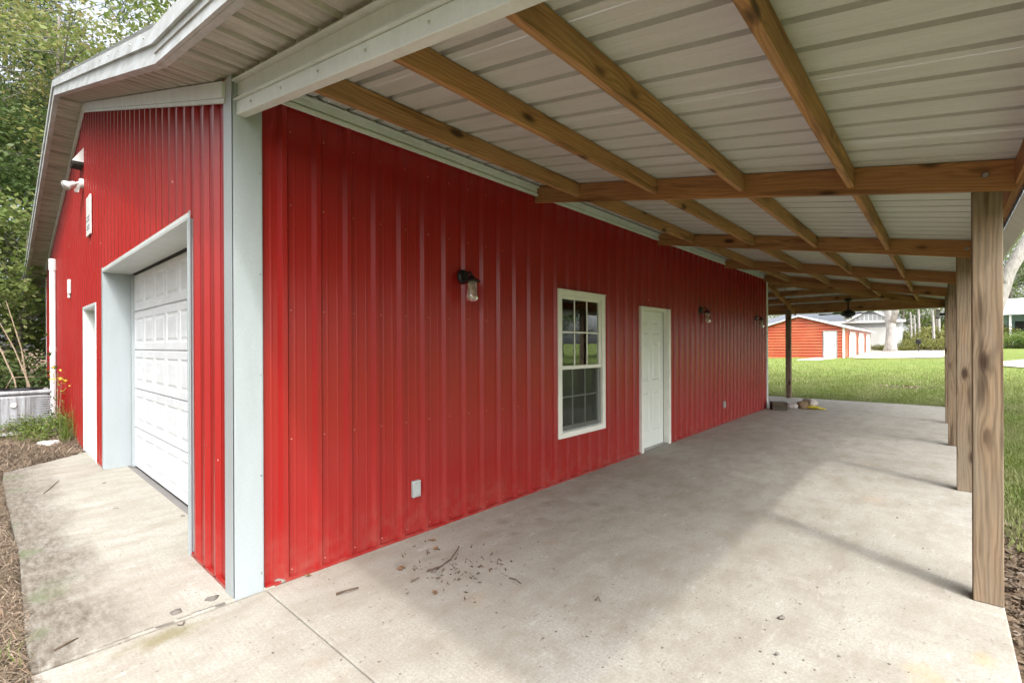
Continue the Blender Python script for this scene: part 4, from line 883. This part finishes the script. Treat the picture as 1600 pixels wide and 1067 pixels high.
trunk_tree(62, 3.95, [(0, 0.1, -.2), (0, 0.02, 0.6), (0.05, 0, 2.2), (0.05, 0.1, 3.4), (0.1, 0.3, 6), (0.2, 0.4, 9)], [0.7, 0.5, 0.40, 0.42, 0.34, 0.2], 'pale grey tree trunk beside the white house and the gravel drive', [([(0, 0, 3.0), (0.1, -0.5, 5), (0.1, -1.3, 8)], [0.45, 0.35, 0.2])], 'broad', 1.3, 3.5)
for i, (x_, y_, hh, rr_) in enumerate([(70, 2.65, 4.2, 0.10), (71, 2.35, 3.8, 0.10), (72, 2.05, 5.6, 0.13), (68, 0.75, 4.2, 0.14), (73, 0.35, 6.0, 0.16)]):
    r = thing('bare_trunk', ['leftmost thin bare trunk in the meadow', 'short thin bare trunk, second from the left', 'tall greyish bare trunk in the middle of the meadow', 'bare trunk right of the mailbox', 'tall bare trunk close to the far posts'][i], 'tree trunk', (x_, y_, gz(x_, y_)), group='bare trunks beyond the drive')
    MB().tube([(0, 0, -.2), (0.05, 0.03, hh * 0.5), (0.0, 0.1, hh)], [rr_, rr_ * 0.9, rr_ * 0.7], 8).build('trunk', 'barkpale', r)

# bushes and meadow plants
def bush_mesh(seed, n, rad, hgt, size, mat):
    rng = np.random.default_rng(seed); ce = rng.normal(size=(18, 3)) * np.array([rad * 0.5, rad * 0.5, hgt * 0.22]) + np.array([0, 0, hgt * 0.5]); idx = rng.integers(0, 18, n)
    P = ce[idx] + rng.normal(size=(n, 3)) * np.array([rad * 0.2, rad * 0.2, hgt * 0.16]); P[:, 2] = np.abs(P[:, 2]); V, F = leaves(P, size, rng, 0.5); me = np_mesh('foliage', V, F, mat, 3)
    mb = MB()
    for c in ce: mb.tube([(c[0] * 0.1, c[1] * 0.1, 0), tuple(c)], [0.02, 0.006], 4, cap=False)
    st = bpy.data.meshes.new('stems'); st.from_pydata(mb.v, [], mb.f); st.materials.append(M['stem']); return me, st
BM = {'mead': bush_mesh(11, 4500, 2.0, 1.5, 0.16, 'meadow'), 'dark': bush_mesh(12, 5000, 1.6, 1.9, 0.13, 'leafB'), 'green': bush_mesh(13, 5000, 1.2, 1.2, 0.085, 'weed'), 'weed': bush_mesh(14, 1500, 0.42, 0.6, 0.05, 'weed'), 'vine': bush_mesh(15, 1600, 0.6, 0.5, 0.05, 'leafA')}
def bush(kind, x, y, s, label, cat, group=None, name='bush', sz=1.0, z=None):
    r = thing(name, label, cat, (x, y, gz(x, y) if z is None else z), random.uniform(0, 6), group); r.scale = (s, s, s * sz)
    for nm, me in zip(('foliage', 'stems'), BM[kind]): link(nm, me, r)
    return r
ML = ['meadow bush just right of the pale grey trunk', 'yellow green meadow bush behind the mailbox', 'meadow bush nearest the far posts, beyond the drive', 'large meadow bush behind the pair of thin bare trunks', 'large meadow bush behind the rightmost bare trunk', 'small meadow bush at the foot of the white house', 'small meadow bush right at the base of the grey trunk', 'biggest meadow bush, hidden behind the posts', 'meadow bush right of the rightmost bare trunk']
for x_, y_, s_ in [(66, 2.7, 0.7), (68, 1.7, 0.95), (66.5, 0.5, 0.85), (73, 2.6, 1.5), (74, 0.6, 1.6), (64.3, 4.9, 0.45), (64.6, 2.9, 0.45), (78, -3, 1.9), (72, -1.4, 1.0)]:
    bush('mead', x_, y_, s_, ML.pop(0), 'bush', 'meadow bushes beyond the drive')
for x_, y_, s_ in [(74, -5.6, 1.1), (75, -7.0, 1.2), (74, -8.6, 1.1)]: bush('green', x_, y_, s_ * 1.3, {74: 'bright green shrub before the teal house, nearest the near post', 75: 'bright green shrub in the middle before the teal house porch'}[int(x_)] if y_ > -8 else 'bright green shrub at the right end before the teal house', 'bush', 'shrubs before the teal house')
DL = ['dark bush straight behind the air conditioner', 'dark bush at the left edge behind the others', 'dark bush between the air conditioner and the white pipe', 'small low dark bush left of the air conditioner']
for x_, y_, s_ in [(-0.2, 14.6, 0.8), (-1.2, 15.8, 0.9), (0.55, 15.2, 0.6), (-0.8, 13.6, 0.5)]: bush('dark', x_, y_, s_, DL.pop(0), 'bush', 'bushes behind the air conditioner')
bush('weed', 0.88, 11.2, 0.75, 'bright green leafy weed at the foot of the red gable', 'weed', name='weed_clump', z=0.0)
bush('weed', 0.6, 11.6, 0.5, 'low green weed in front of the air conditioner', 'weed', name='weed_clump', z=-0.02)
bush('vine', 0.1, 11.93, 0.6, 'leafy vine creeping over the front of the air conditioner', 'vine', name='creeping_vine', z=0.05)
bush('vine', 0.75, 11.95, 0.7, 'leafy vine tangle beside the pipe and the air conditioner', 'vine', name='creeping_vine', z=0.05)
# goldenrod stalk with small yellow heads, tall grass tuft, dry arching stems
gr = thing('goldenrod', 'thin goldenrod stalk with yellow tips in front of the white pipe', 'weed', (0.93, 11.6, 0.0))
mb = MB(); mf = []
for j in range(3):
    pts = [(0, 0, 0), (-0.03 * j, 0.02, 0.5), (-0.05 * j + 0.03, 0.05 * j, 1.05 + 0.1 * j)]; mb.tube(pts, [0.006, 0.005, 0.002], 5)
    for q in range(16): mf.append((pts[2][0] + random.gauss(0, 0.05), pts[2][1] + random.gauss(0, 0.05), pts[2][2] - abs(random.gauss(0, 0.12))))
mb.build('stalk', 'stem', gr); V, F = leaves(np.array(mf), 0.05, RNG); link('flower_heads', np_mesh('flower_heads', V, F, 'flower', 3), gr)
P_ = np.array([(random.gauss(0, .04), random.gauss(0, .04), random.uniform(0.1, 0.95)) for _ in range(60)]); V, F = leaves(P_, 0.07, RNG, aspect=0.3); link('foliage', np_mesh('foliage', V, F, 'weed', 3), gr)
def blades(n, px_, py_, zf, h0, h1, wid, rng, lean_=0.5):
    hh = rng.uniform(h0, h1, n); a = rng.uniform(0, 6.28, n); l = rng.uniform(0.1, lean_, n) * hh; x = px_; y = py_; z = zf
    wx, wy = -np.sin(a) * wid, np.cos(a) * wid; cx, cy = np.cos(a) * l, np.sin(a) * l
    mx_, my_, mz_ = x + cx * .3, y + cy * .3, z + hh * .6
    V = np.stack([np.stack([x - wx, y - wy, z], 1), np.stack([x + wx, y + wy, z], 1), np.stack([mx_ + wx * .7, my_ + wy * .7, mz_], 1), np.stack([mx_ - wx * .7, my_ - wy * .7, mz_], 1), np.stack([x + cx, y + cy, z + hh * (1 - 0.25 * l / hh)], 1)], 1)
    i = np.arange(n)[:, None] * 5; return V.reshape(-1, 3), np.concatenate([i + [[0, 1, 2]], i + [[0, 2, 3]], i + [[3, 2, 4]]], 1).reshape(-1, 3)
tg = thing('grass_tuft', 'tall tuft of grass against the red gable wall', 'grass tuft', (0.96, 10.75, 0.0))
V, F = blades(90, RNG.normal(0, .05, 90), RNG.normal(0, .09, 90), np.zeros(90), 0.3, 0.85, 0.0028, RNG); link('grass_blades', np_mesh('grass_blades', V, F, 'weed', 3), tg)
for i, (x_, y_, pts) in enumerate([(0.55, 13.2, [(0, 0, 0), (-.12, 0, 1.0), (-.35, .1, 1.75), (-.62, .1, 2.1)]), (0.72, 13.0, [(0, 0, 0), (-.1, 0, .9), (-.3, 0, 1.6), (-.55, 0, 2.25)]), (0.3, 13.2, [(0, 0, 0), (-.05, 0, .7), (.1, 0, 1.05), (.4, 0, 1.05)]), (0.62, 13.1, [(0, 0, 0), (-.02, 0, .9), (-.1, 0, 1.6), (-.3, 0, 2.5)]), (0.1, 13.9, [(0, 0, 0), (.05, 0, .9), (.0, 0, 2.1)])]):
    o = MB().tube(pts, [0.016, 0.014, 0.011, 0.006][:len(pts)], 6).build('dry_stem', 'stem'); o.location = (x_, y_, -0.03)
    tag(o, ['dry stem arching left above the air conditioner', 'dry stem leaning left, nearest the white pipe', 'dry stem bent over to the right like a hook', 'tallest nearly upright dry stem by the white pipe', 'straight thin dry stem at the left'][i], 'dry stem', 'dry stems behind the air conditioner')

# grass, pine straw, litter: uncountable ground cover
n = 110000
gx = np.concatenate([16.45 + RNG.exponential(5.0, n) , ]); gy = RNG.uniform(-2.5, 7.5, n) * np.maximum(1, gx / 20) * 1.0
z = np.array([gz(a, b) for a, b in zip(gx, gy)]); keep = gx < 44
V, F = blades(keep.sum(), gx[keep], gy[keep], z[keep], 0.05, 0.14, 0.007, RNG)
stuff(link('lawn_grass', np_mesh('lawn_grass', V, F, 'blade', 3))); bpy.data.objects['lawn_grass']['label'] = 'mown green lawn grass beyond the far end of the slab'
n = 70000
gx = 5.2 + RNG.gamma(1.6, 4.0, n); gy = -0.30 - RNG.gamma(1.1, 0.9, n); p_ = np.clip((gx - 5.0) / 2.0 + (-0.6 - gy) * 0.9, 0.02, 1); keep = (RNG.uniform(0, 1, n) < p_) & (gx < 40)
gx, gy = gx[keep], gy[keep]; z = np.array([gz(a, b) for a, b in zip(gx, gy)])
V, F = blades(len(gx), gx, gy, z, 0.04, 0.11, 0.005, RNG); stuff(link('side_grass', np_mesh('side_grass', V, F, 'blade', 3)))
def straw(n, fx, fy, fz, l0, l1, wid, rng):
    a = rng.uniform(0, 6.28, n); L = rng.uniform(l0, l1, n); dx, dy = np.cos(a) * L / 2, np.sin(a) * L / 2; wx, wy = -np.sin(a) * wid, np.cos(a) * wid; tz = rng.normal(0, 0.18, n) * L; b = rng.uniform(0.0, 0.25, n) * L
    V = np.stack([np.stack([fx - dx, fy - dy, fz], 1), np.stack([fx + wx, fy + wy, fz + b], 1), np.stack([fx + dx, fy + dy, fz + np.abs(tz)], 1), np.stack([fx - wx, fy - wy, fz + b], 1)], 1)
    i = np.arange(n)[:, None] * 4; return V.reshape(-1, 3), np.concatenate([i + [[0, 1, 3]], i + [[1, 2, 3]]], 1).reshape(-1, 3)
n = 75000
sx = RNG.uniform(-1.2, 1.05, n); sy = 8.6 + RNG.gamma(2.0, 1.6, n); ok = (sy > 8.9 + np.maximum(0, sx - 0.2) * 0.85) | (sx < 0.1); sx, sy = sx[ok], sy[ok]
sz = -0.085 + 0.10 * np.clip((sy - 9.2) / 1.2, 0, 1) * RNG.uniform(0.2, 1.0, len(sx)) + 0.03 * np.sin(sx * 6 + sy * 3)
V, F = straw(len(sx), sx, sy, sz, 0.15, 0.45, 0.0048, RNG); stuff(link('pine_straw', np_mesh('pine_straw', V, F, 'straw', 3)))
n = 36000
sy = RNG.uniform(2.4, 9.0, n); sx = 0.17 - RNG.gamma(1.3, 0.2, n) + 0.02 * np.sin(sy * 5); sz = -0.085 + RNG.uniform(0, 0.09, n)
V, F = straw(n, sx, sy, sz, 0.05, 0.2, 0.0027, RNG); stuff(link('edge_litter', np_mesh('edge_litter', V, F, 'straw', 3)))
n = 9000
sx = RNG.uniform(1.5, 9.0, n); sy = -0.29 - RNG.gamma(1.2, 0.45, n); sz = -0.085 + RNG.uniform(0, 0.03, n)
V, F = leaves(np.stack([sx, sy, sz], 1), 0.05, RNG, 1.5); stuff(link('leaf_mulch', np_mesh('leaf_mulch', V, F, 'mulch', 3)))
n = 900; sx = RNG.uniform(-0.4, 0.12, n); sy = RNG.uniform(3.2, 8.8, n)
def rocks(sx, sy, sz, s0, s1, rng):
    V = []; F = []
    base = np.array([(1, 0, 0), (-1, 0, 0), (0, 1, 0), (0, -1, 0), (0, 0, 0.7), (0, 0, -0.7)]); bf = [(0, 2, 4), (2, 1, 4), (1, 3, 4), (3, 0, 4), (2, 0, 5), (1, 2, 5), (3, 1, 5), (0, 3, 5)]
    for i in range(len(sx)):
        s = rng.uniform(s0, s1); a = rng.uniform(0, 6.28); q = base * (1 + rng.normal(0, .25, (6, 1))) * s; c_, s_ = math.cos(a), math.sin(a)
        q = np.stack([q[:, 0] * c_ - q[:, 1] * s_, q[:, 0] * s_ + q[:, 1] * c_, q[:, 2]], 1) + (sx[i], sy[i], sz[i]); F += [tuple(k + 6 * i for k in f) for f in bf]; V.append(q)
    return np.concatenate(V), F
V, F = rocks(sx, sy, np.full(n, -0.06), 0.008, 0.028, RNG); stuff(link('edge_gravel', np_mesh('edge_gravel', V, F, 'stone', 3)))
n = 900; gx_ = 0.12 - RNG.gamma(1.2, 0.25, n); gy_ = RNG.choice([3.2, 4.4, 5.1, 6.9, 8.0], n) + RNG.normal(0, 0.25, n)
V, F = blades(n, gx_, gy_, np.full(n, -0.09), 0.04, 0.14, 0.004, RNG); stuff(link('edge_grass', np_mesh('edge_grass', V, F, 'weed', 3)))
n = 30; V, F = blades(220, RNG.normal(0.02, .06, 220), RNG.normal(3.55, .12, 220), np.full(220, -0.08), 0.05, 0.16, 0.004, RNG); tgf = link('grass_tuft', np_mesh('grass_tuft', V, F, 'weed', 3)); tag(tgf, 'small green grass tuft beside the front corner of the apron', 'grass tuft')
# leaf heap on the far lawn
n = 420; sx = 21.8 + RNG.normal(0, 0.3, n); sy = 1.05 + RNG.normal(0, 0.42, n); sz = np.array([gz(a, b) for a, b in zip(sx, sy)]) + RNG.uniform(0.02, 0.09, n)
V, F = leaves(np.stack([sx, sy, sz], 1), 0.075, RNG, 1.0); stuff(link('leaf_litter', np_mesh('leaf_litter', V, F, 'straw', 3)))

# ------------------------------------------------------------------ litter on the slab
mb_leaf = []
def fallen(x, y, s, rz, label, seed):
    rr = random.Random(seed); mb = MB(); k = 9; pts = []
    for i in range(2 * k):
        a = math.pi * 2 * i / (2 * k); r = (1.0 if i % 2 == 0 else 0.42) * (0.75 + 0.35 * rr.random()); pts.append((math.cos(a) * r * s, math.sin(a) * r * s * 0.7, 0.004 + rr.random() * 0.3 * s))
    c0 = (0, 0, 0.006 + 0.12 * s)
    for i in range(2 * k): mb.poly([c0, pts[i], pts[(i + 1) % (2 * k)]])
    o = mb.build('fallen_leaf', 'deadleaf'); o.location = (x, y, 0.002); o.rotation_euler = (0, 0, rz); return tag(o, label, 'leaf', 'fallen leaves on the porch floor')
from math import cos, sin
def G(u, v):        # floor point seen at photo pixel
    r = Vector(((u - 800), (v - 541), 747.95)); d = Vector((ex[0] * r.x + ex[1] * r.y + ex[2] * r.z, ey[0] * r.x + ey[1] * r.y + ey[2] * r.z, ez[0] * r.x + ez[1] * r.y + ez[2] * r.z)); t_ = -1.58 / d.z; return d.x * t_, d.y * t_
for u, v, s, lb in [(627, 889, 0.055, 'brown curled oak leaf near the two damp spots'), (481, 900, 0.04, 'small brown leaf against the red wall near the white corner'), (676, 845, 0.045, 'dark dry leaf nearest the wall outlet'), (681, 858, 0.04, 'dark dry leaf beside the long curved twig'), (680, 927, 0.035, 'small dark leaf lying alone below the twig litter'), (1004, 694, 0.05, 'dry leaf on the floor in front of the white door')]:
    x, y = G(u, v); fallen(x, y, s, random.uniform(0, 6), lb, int(u))
def twig(pix, r, label):
    pts = [(*G(u, v), 0.008 + r + 0.006 * (i % 2)) for i, (u, v) in enumerate(pix)]
    o = MB().tube(pts, [r * (1 - 0.5 * i / len(pts)) for i in range(len(pts))], 6).build('twig', 'twig'); tag(o, label, 'twig', 'twigs on the porch floor')
twig([(667, 895), (690, 888), (704, 876), (715, 862), (717, 855)], 0.006, 'long curved twig lying among the leaf litter'); twig([(525, 931), (542, 927), (560, 921)], 0.007, 'short straight stick near the white corner')
twig([(642, 911), (655, 906)], 0.004, 'tiny twig below the curved one'); twig([(796, 905), (806, 909), (814, 914)], 0.004, 'small bent twig right of the litter patch')
twig([(68, 773), (80, 764), (92, 752)], 0.005, 'thin bent twig on the garage apron'); twig([(930, 940), (935, 936), (938, 942)], 0.004, 'tiny forked twig in the middle of the floor'); twig([(85, 1020), (105, 1010), (122, 1000)], 0.006, 'twig at the front corner of the apron')
n = 130; c0 = [G(random.gauss(715, 45), random.gauss(890, 22)) for _ in range(n)]; P_ = np.array([(x, y, 0.006 + random.random() * 0.012) for x, y in c0]); V, F = leaves(P_, 0.035, RNG, 1.2, 0.3); stuff(link('leaf_crumbs', np_mesh('leaf_crumbs', V, F, 'twig', 3)))
pts = [G(random.uniform(420, 1480), random.uniform(650, 1060)) for _ in range(200)] + [(random.uniform(0.2, 1.0), random.uniform(3.3, 8.6)) for _ in range(70)]
pts = [(x, y) for x, y in pts if -0.25 < y and x > 0.2]
V, F = rocks([p[0] for p in pts], [p[1] for p in pts], [0.010 if p[1] > 3.28 and p[0] < 1.3 else 0.002 for p in pts], 0.002, 0.009, RNG); stuff(link('grit', np_mesh('grit', V, F, 'pebble', 3)))
for u, v, s, lb in [(1221, 967, 0.016, 'dark round pebble in the middle of the porch floor'), (1214, 1024, 0.009, 'black pebble near the bottom edge of the floor'), (286, 808, 0.018, 'grey pebble on the apron near the garage door'), (163, 756, 0.014, 'small dark pebble by the garage jamb'), (181, 796, 0.016, 'dark chip on the apron left of the garage door'), (275, 960, 0.03, 'broken concrete chip on the joint by the white corner'), (332, 938, 0.03, 'flat concrete chip at the end of the crack'), (283, 976, 0.014, 'little dark stone below the cracked joint'), (437, 910, 0.03, 'concrete crumb at the foot of the red wall')]:
    x, y = G(u, v); o = lump('pebble', 'pebble', None, (x, y, 0.012), s, int(u), 2, 0.3, (1.2, 1, 0.6)); tag(o, lb, 'pebble', 'pebbles and chips on the concrete')
# crack along the joint: a thin dark broken strip of spalled edge
mb = MB(); x = 1.0
while x > 0.3:
    d = random.uniform(0.03, 0.09); wv = random.uniform(0.003, 0.009) * (1.6 if x > 0.6 else 0.7); y = 3.292 + 0.008 * math.sin(x * 23); mb.quad((x, y - wv, 0.0128), (x, y + wv * random.uniform(.3, 1), 0.0128), (x - d, y + wv, 0.0128), (x - d, y - wv * random.uniform(.3, 1), 0.0128)); x -= d * random.uniform(0.9, 1.3)
o = mb.build('joint_crack', 'pebble'); struct(o)

# ------------------------------------------------------------------ far buildings
g = thing('red_garage', 'small orange red garage with white doors beyond the lawn', 'building', (45, 8.8, 0.5), world=True)
X0, X1, YA, YB2, ZB, ZE, ZP = 45.0, 63.5, 5.73, 11.9, 0.5, 2.88, 3.85; YM = (YA + YB2) / 2
def gtop(y): return ZP - abs(y - YM) * (ZP - ZE) / (YM - YA)
z = ZB; 
while z < ZP - 0.02:
    z1 = min(z + 0.19, ZP)
    ya, yb = YA, YB2
    if z1 > ZE: ya = YA + (z1 - ZE) / (ZP - ZE) * (YM - YA); yb = YB2 - (ya - YA)
    if yb - ya < 0.2: break
    MB().hexa([(X0 - 0.055, ya, z), (X0 + .05, ya, z), (X0 + .05, yb, z), (X0 - .055, yb, z), (X0, ya, z1), (X0 + .05, ya, z1), (X0 + .05, yb, z1), (X0, yb, z1)]).build('siding_board', 'red2', g)
    z = z1 + 0.045
mb = MB().box(X0 + .06, X1, YA + .02, YB2, ZB - 0.4, ZE); mb.poly([(X1, YA, ZE), (X1, YB2, ZE), (X1, YM, ZP)]); mb.poly([(X0 + .06, YA, ZE), (X0 + .06, YM, ZP), (X0 + .06, YB2, ZE)]); mb.build('wall', 'red2', g)
MB().box(X0 - 0.08, X0 + 0.1, YA - 0.03, YA + 0.1, ZB, ZE).build('corner_trim', 'white', g)
d_ = MB().box(X0 - 0.09, X0 - 0.06, 6.25, 7.05, ZB + 0.02, ZB + 2.1).build('door', 'white', g); MB().box(X0 - 0.13, X0 - 0.091, 6.32, 6.39, ZB + 1.0, ZB + 1.08).build('door_knob', 'black', d_)
MB().box(X0 - 0.1, X0 - 0.058, 6.17, 6.24, ZB, ZB + 2.2).box(X0 - 0.1, X0 - 0.058, 7.06, 7.13, ZB, ZB + 2.2).box(X0 - 0.1, X0 - 0.058, 6.24, 7.06, ZB + 2.11, ZB + 2.2).build('door_trim', 'galv', g)
for k in range(3):
    xa = X0 + 2.6 + k * 5.7; xb = xa + 3.9; zt = ZB + 2.05
    p = [(xa, ZB), (xb, ZB), (xb, zt - 0.4), (xb - 0.4, zt), (xa + 0.4, zt), (xa, zt - 0.4)]
    f_ = MB().poly([(x, YA - 0.012, z) for x, z in p]).build('roller_door', 'white', g)
    mb = MB(); q_ = [(xa - .12, ZB), (xa - .12, zt - .35), (xa + .35, zt + .12), (xb - .35, zt + .12), (xb + .12, zt - .35), (xb + .12, ZB)]; p2 = [(xa, ZB), (xa, zt - .4), (xa + .4, zt), (xb - .4, zt), (xb, zt - .4), (xb, ZB)]
    for i in range(5): mb.quad((q_[i][0], YA - .03, q_[i][1]), (q_[i + 1][0], YA - .03, q_[i + 1][1]), (p2[i + 1][0], YA - .03, p2[i + 1][1]), (p2[i][0], YA - .03, p2[i][1]))
    mb.build('door_trim', 'white', f_)
for s_, a, b in ((1, YM, YA - 0.35), (-1, YM, YB2 + 0.35)):
    MB().hexa([(X0 - .3, a, ZP + .05), (X1 + .3, a, ZP + .05), (X1 + .3, b, gtop(b) + .05), (X0 - .3, b, gtop(b) + .05), (X0 - .3, a, ZP + .14), (X1 + .3, a, ZP + .14), (X1 + .3, b, gtop(b) + .14), (X0 - .3, b, gtop(b) + .14)]).build('roof', 'roofwhite', g)
MB().box(X0 - 0.01, X0 + 0.05, YA, YB2, ZB - 0.3, ZB - 0.002).build('foundation', 'clay', g)
rp = thing('door_ramp', 'pale sloping slab leading to the red garage side door', 'ramp', (42, 6.9, 0.3), world=True)
MB().hexa([(41.0, 6.9, 0.2), (45.0, 6.2, 0.2), (45.0, 7.6, 0.2), (41.0, 8.2, 0.2), (41.0, 6.9, 0.47), (44.95, 6.2, 0.56), (44.95, 7.6, 0.56), (41.0, 8.2, 0.47)]).build('slab', 'stone', rp, bevel=0.03)
# white house behind
h = thing('white_house', 'white and grey garage house with dark roof behind the red garage', 'building', (66, 6, 1), world=True)
HX, HA, HB, HZ, HE = 66.0, 3.5, 17.0, 0.8, 4.2
MB().box(HX, HX + 18, HA, HB, HZ - .5, HE).build('wall', 'housewhite', h)
MB().box(HX + 0.3, HX + 17.9, HA - 0.012, HA, HZ - .5, HE - 0.1).build('side_wall', 'housegrey', h)
MB().hexa([(HX - .6, HA - .5, HE), (HX + 18.5, HA - .5, HE), (HX + 18.5, HB + .5, HE), (HX - .6, HB + .5, HE), (HX + 4.3, HA + 4.2, HE + 2.2), (HX + 4.7, HA + 4.2, HE + 2.2), (HX + 4.7, HB - 4, HE + 2.2), (HX + 4.3, HB - 4, HE + 2.2)]).build('roof', 'roofdark', h)
MB().box(HX - .66, HX - .605, HA - .55, HB + .5, HE - 0.22, HE + 0.04).build('fascia', 'white', h)
ga_, gb_, gp = 4.2, 7.7, HE + 1.15; gm = (ga_ + gb_) / 2
cg = MB().poly([(HX - .62, ga_, HE + .05), (HX - .62, gm, gp), (HX - .62, gb_, HE + .05)]).build('gable', 'housegrey', h)
for k in range(8): y_ = ga_ + 0.4 + k * 0.38; zt = HE + 0.05 + (gp - HE - .05) * (1 - abs(y_ - gm) / (gm - ga_)); MB().box(HX - .655, HX - .625, y_ - .04, y_ + .04, HE + .06, zt - 0.05).build('batten', 'housewhite', cg)
for a in (ga_ - .4, gb_ + .4):
    MB().hexa([(HX - .9, a, HE - .1), (HX + 3.5, a, HE - .1), (HX + 3.5, gm, gp + .02), (HX - .9, gm, gp + .02), (HX - .9, a, HE + .1), (HX + 3.5, a, HE + .1), (HX + 3.5, gm, gp + .2), (HX - .9, gm, gp + .2)]).build('roof', 'roofdark', h)
    MB().hexa([(HX - .95, a, HE - .12), (HX - .905, a, HE - .12), (HX - .905, gm, gp), (HX - .95, gm, gp), (HX - .95, a, HE + .12), (HX - .905, a, HE + .12), (HX - .905, gm, gp + .24), (HX - .95, gm, gp + .24)]).build('rake_trim', 'white', h)
MB().box(HX - .02, HX - .001, 3.8, 9.4, HZ, HE - 0.75).build('garage_door', 'white', h)
MB().box(HX - 0.03, HX - .001, 3.2, 9.5, HE - .7, HE - .25).build('eave_shade_strip', 'housegrey', h)  # grey strip paints the shadow under the eave
# teal house right of the posts
h2 = thing('teal_house', 'teal house with white porch railing at the right edge', 'building', (78, -9, 1.5), world=True)
MB().box(80, 88, -16, -5.5, 0.6, 5.0).build('wall', 'teal', h2)
MB().hexa([(77.2, -17, 4.9), (89, -17, 4.9), (89, -4.2, 4.9), (77.2, -4.2, 4.9), (82.5, -16, 7.0), (83, -16, 7.0), (83, -5, 7.0), (82.5, -5, 7.0)]).build('roof', 'roofwhite', h2)
MB().box(77.5, 79.99, -16, -5.5, 1.4, 1.7).build('porch_floor', 'housegrey', h2)
for y_ in (-5.6, -7.2, -9.0, -11.0, -13.0): MB().box(77.5, 77.68, y_ - .09, y_ + .09, 1.7, 4.9).build('porch_post', 'white', h2)
rl = MB().box(77.55, 77.63, -13, -5.6, 2.55, 2.65).build('railing', 'white', h2)
b0 = MB().box(77.57, 77.62, -0.03, 0.03, 1.75, 2.55).build('baluster', 'white', rl)
b0.location.y = -5.85
for k in range(1, 24): c = b0.copy(); COL.objects.link(c); c.location.y = -5.85 - 0.3 * k
for y_ in (-6.6, -8.6): MB().box(79.93, 79.985, y_ - .45, y_ + .45, 2.3, 4.2).build('window', 'dark', h2)
# mailbox by the drive
mbx = thing('mailbox', 'small dark box on a short post beside the gravel drive', 'mailbox', (62.7, 1.85, gz(62.7, 1.85)))
MB().box(-0.05, 0.05, -0.05, 0.05, -0.1, 0.75).build('post', 'dark', mbx); MB().box(-0.25, 0.25, -0.22, 0.22, 0.75, 1.2).build('box', 'black', mbx, bevel=0.08)
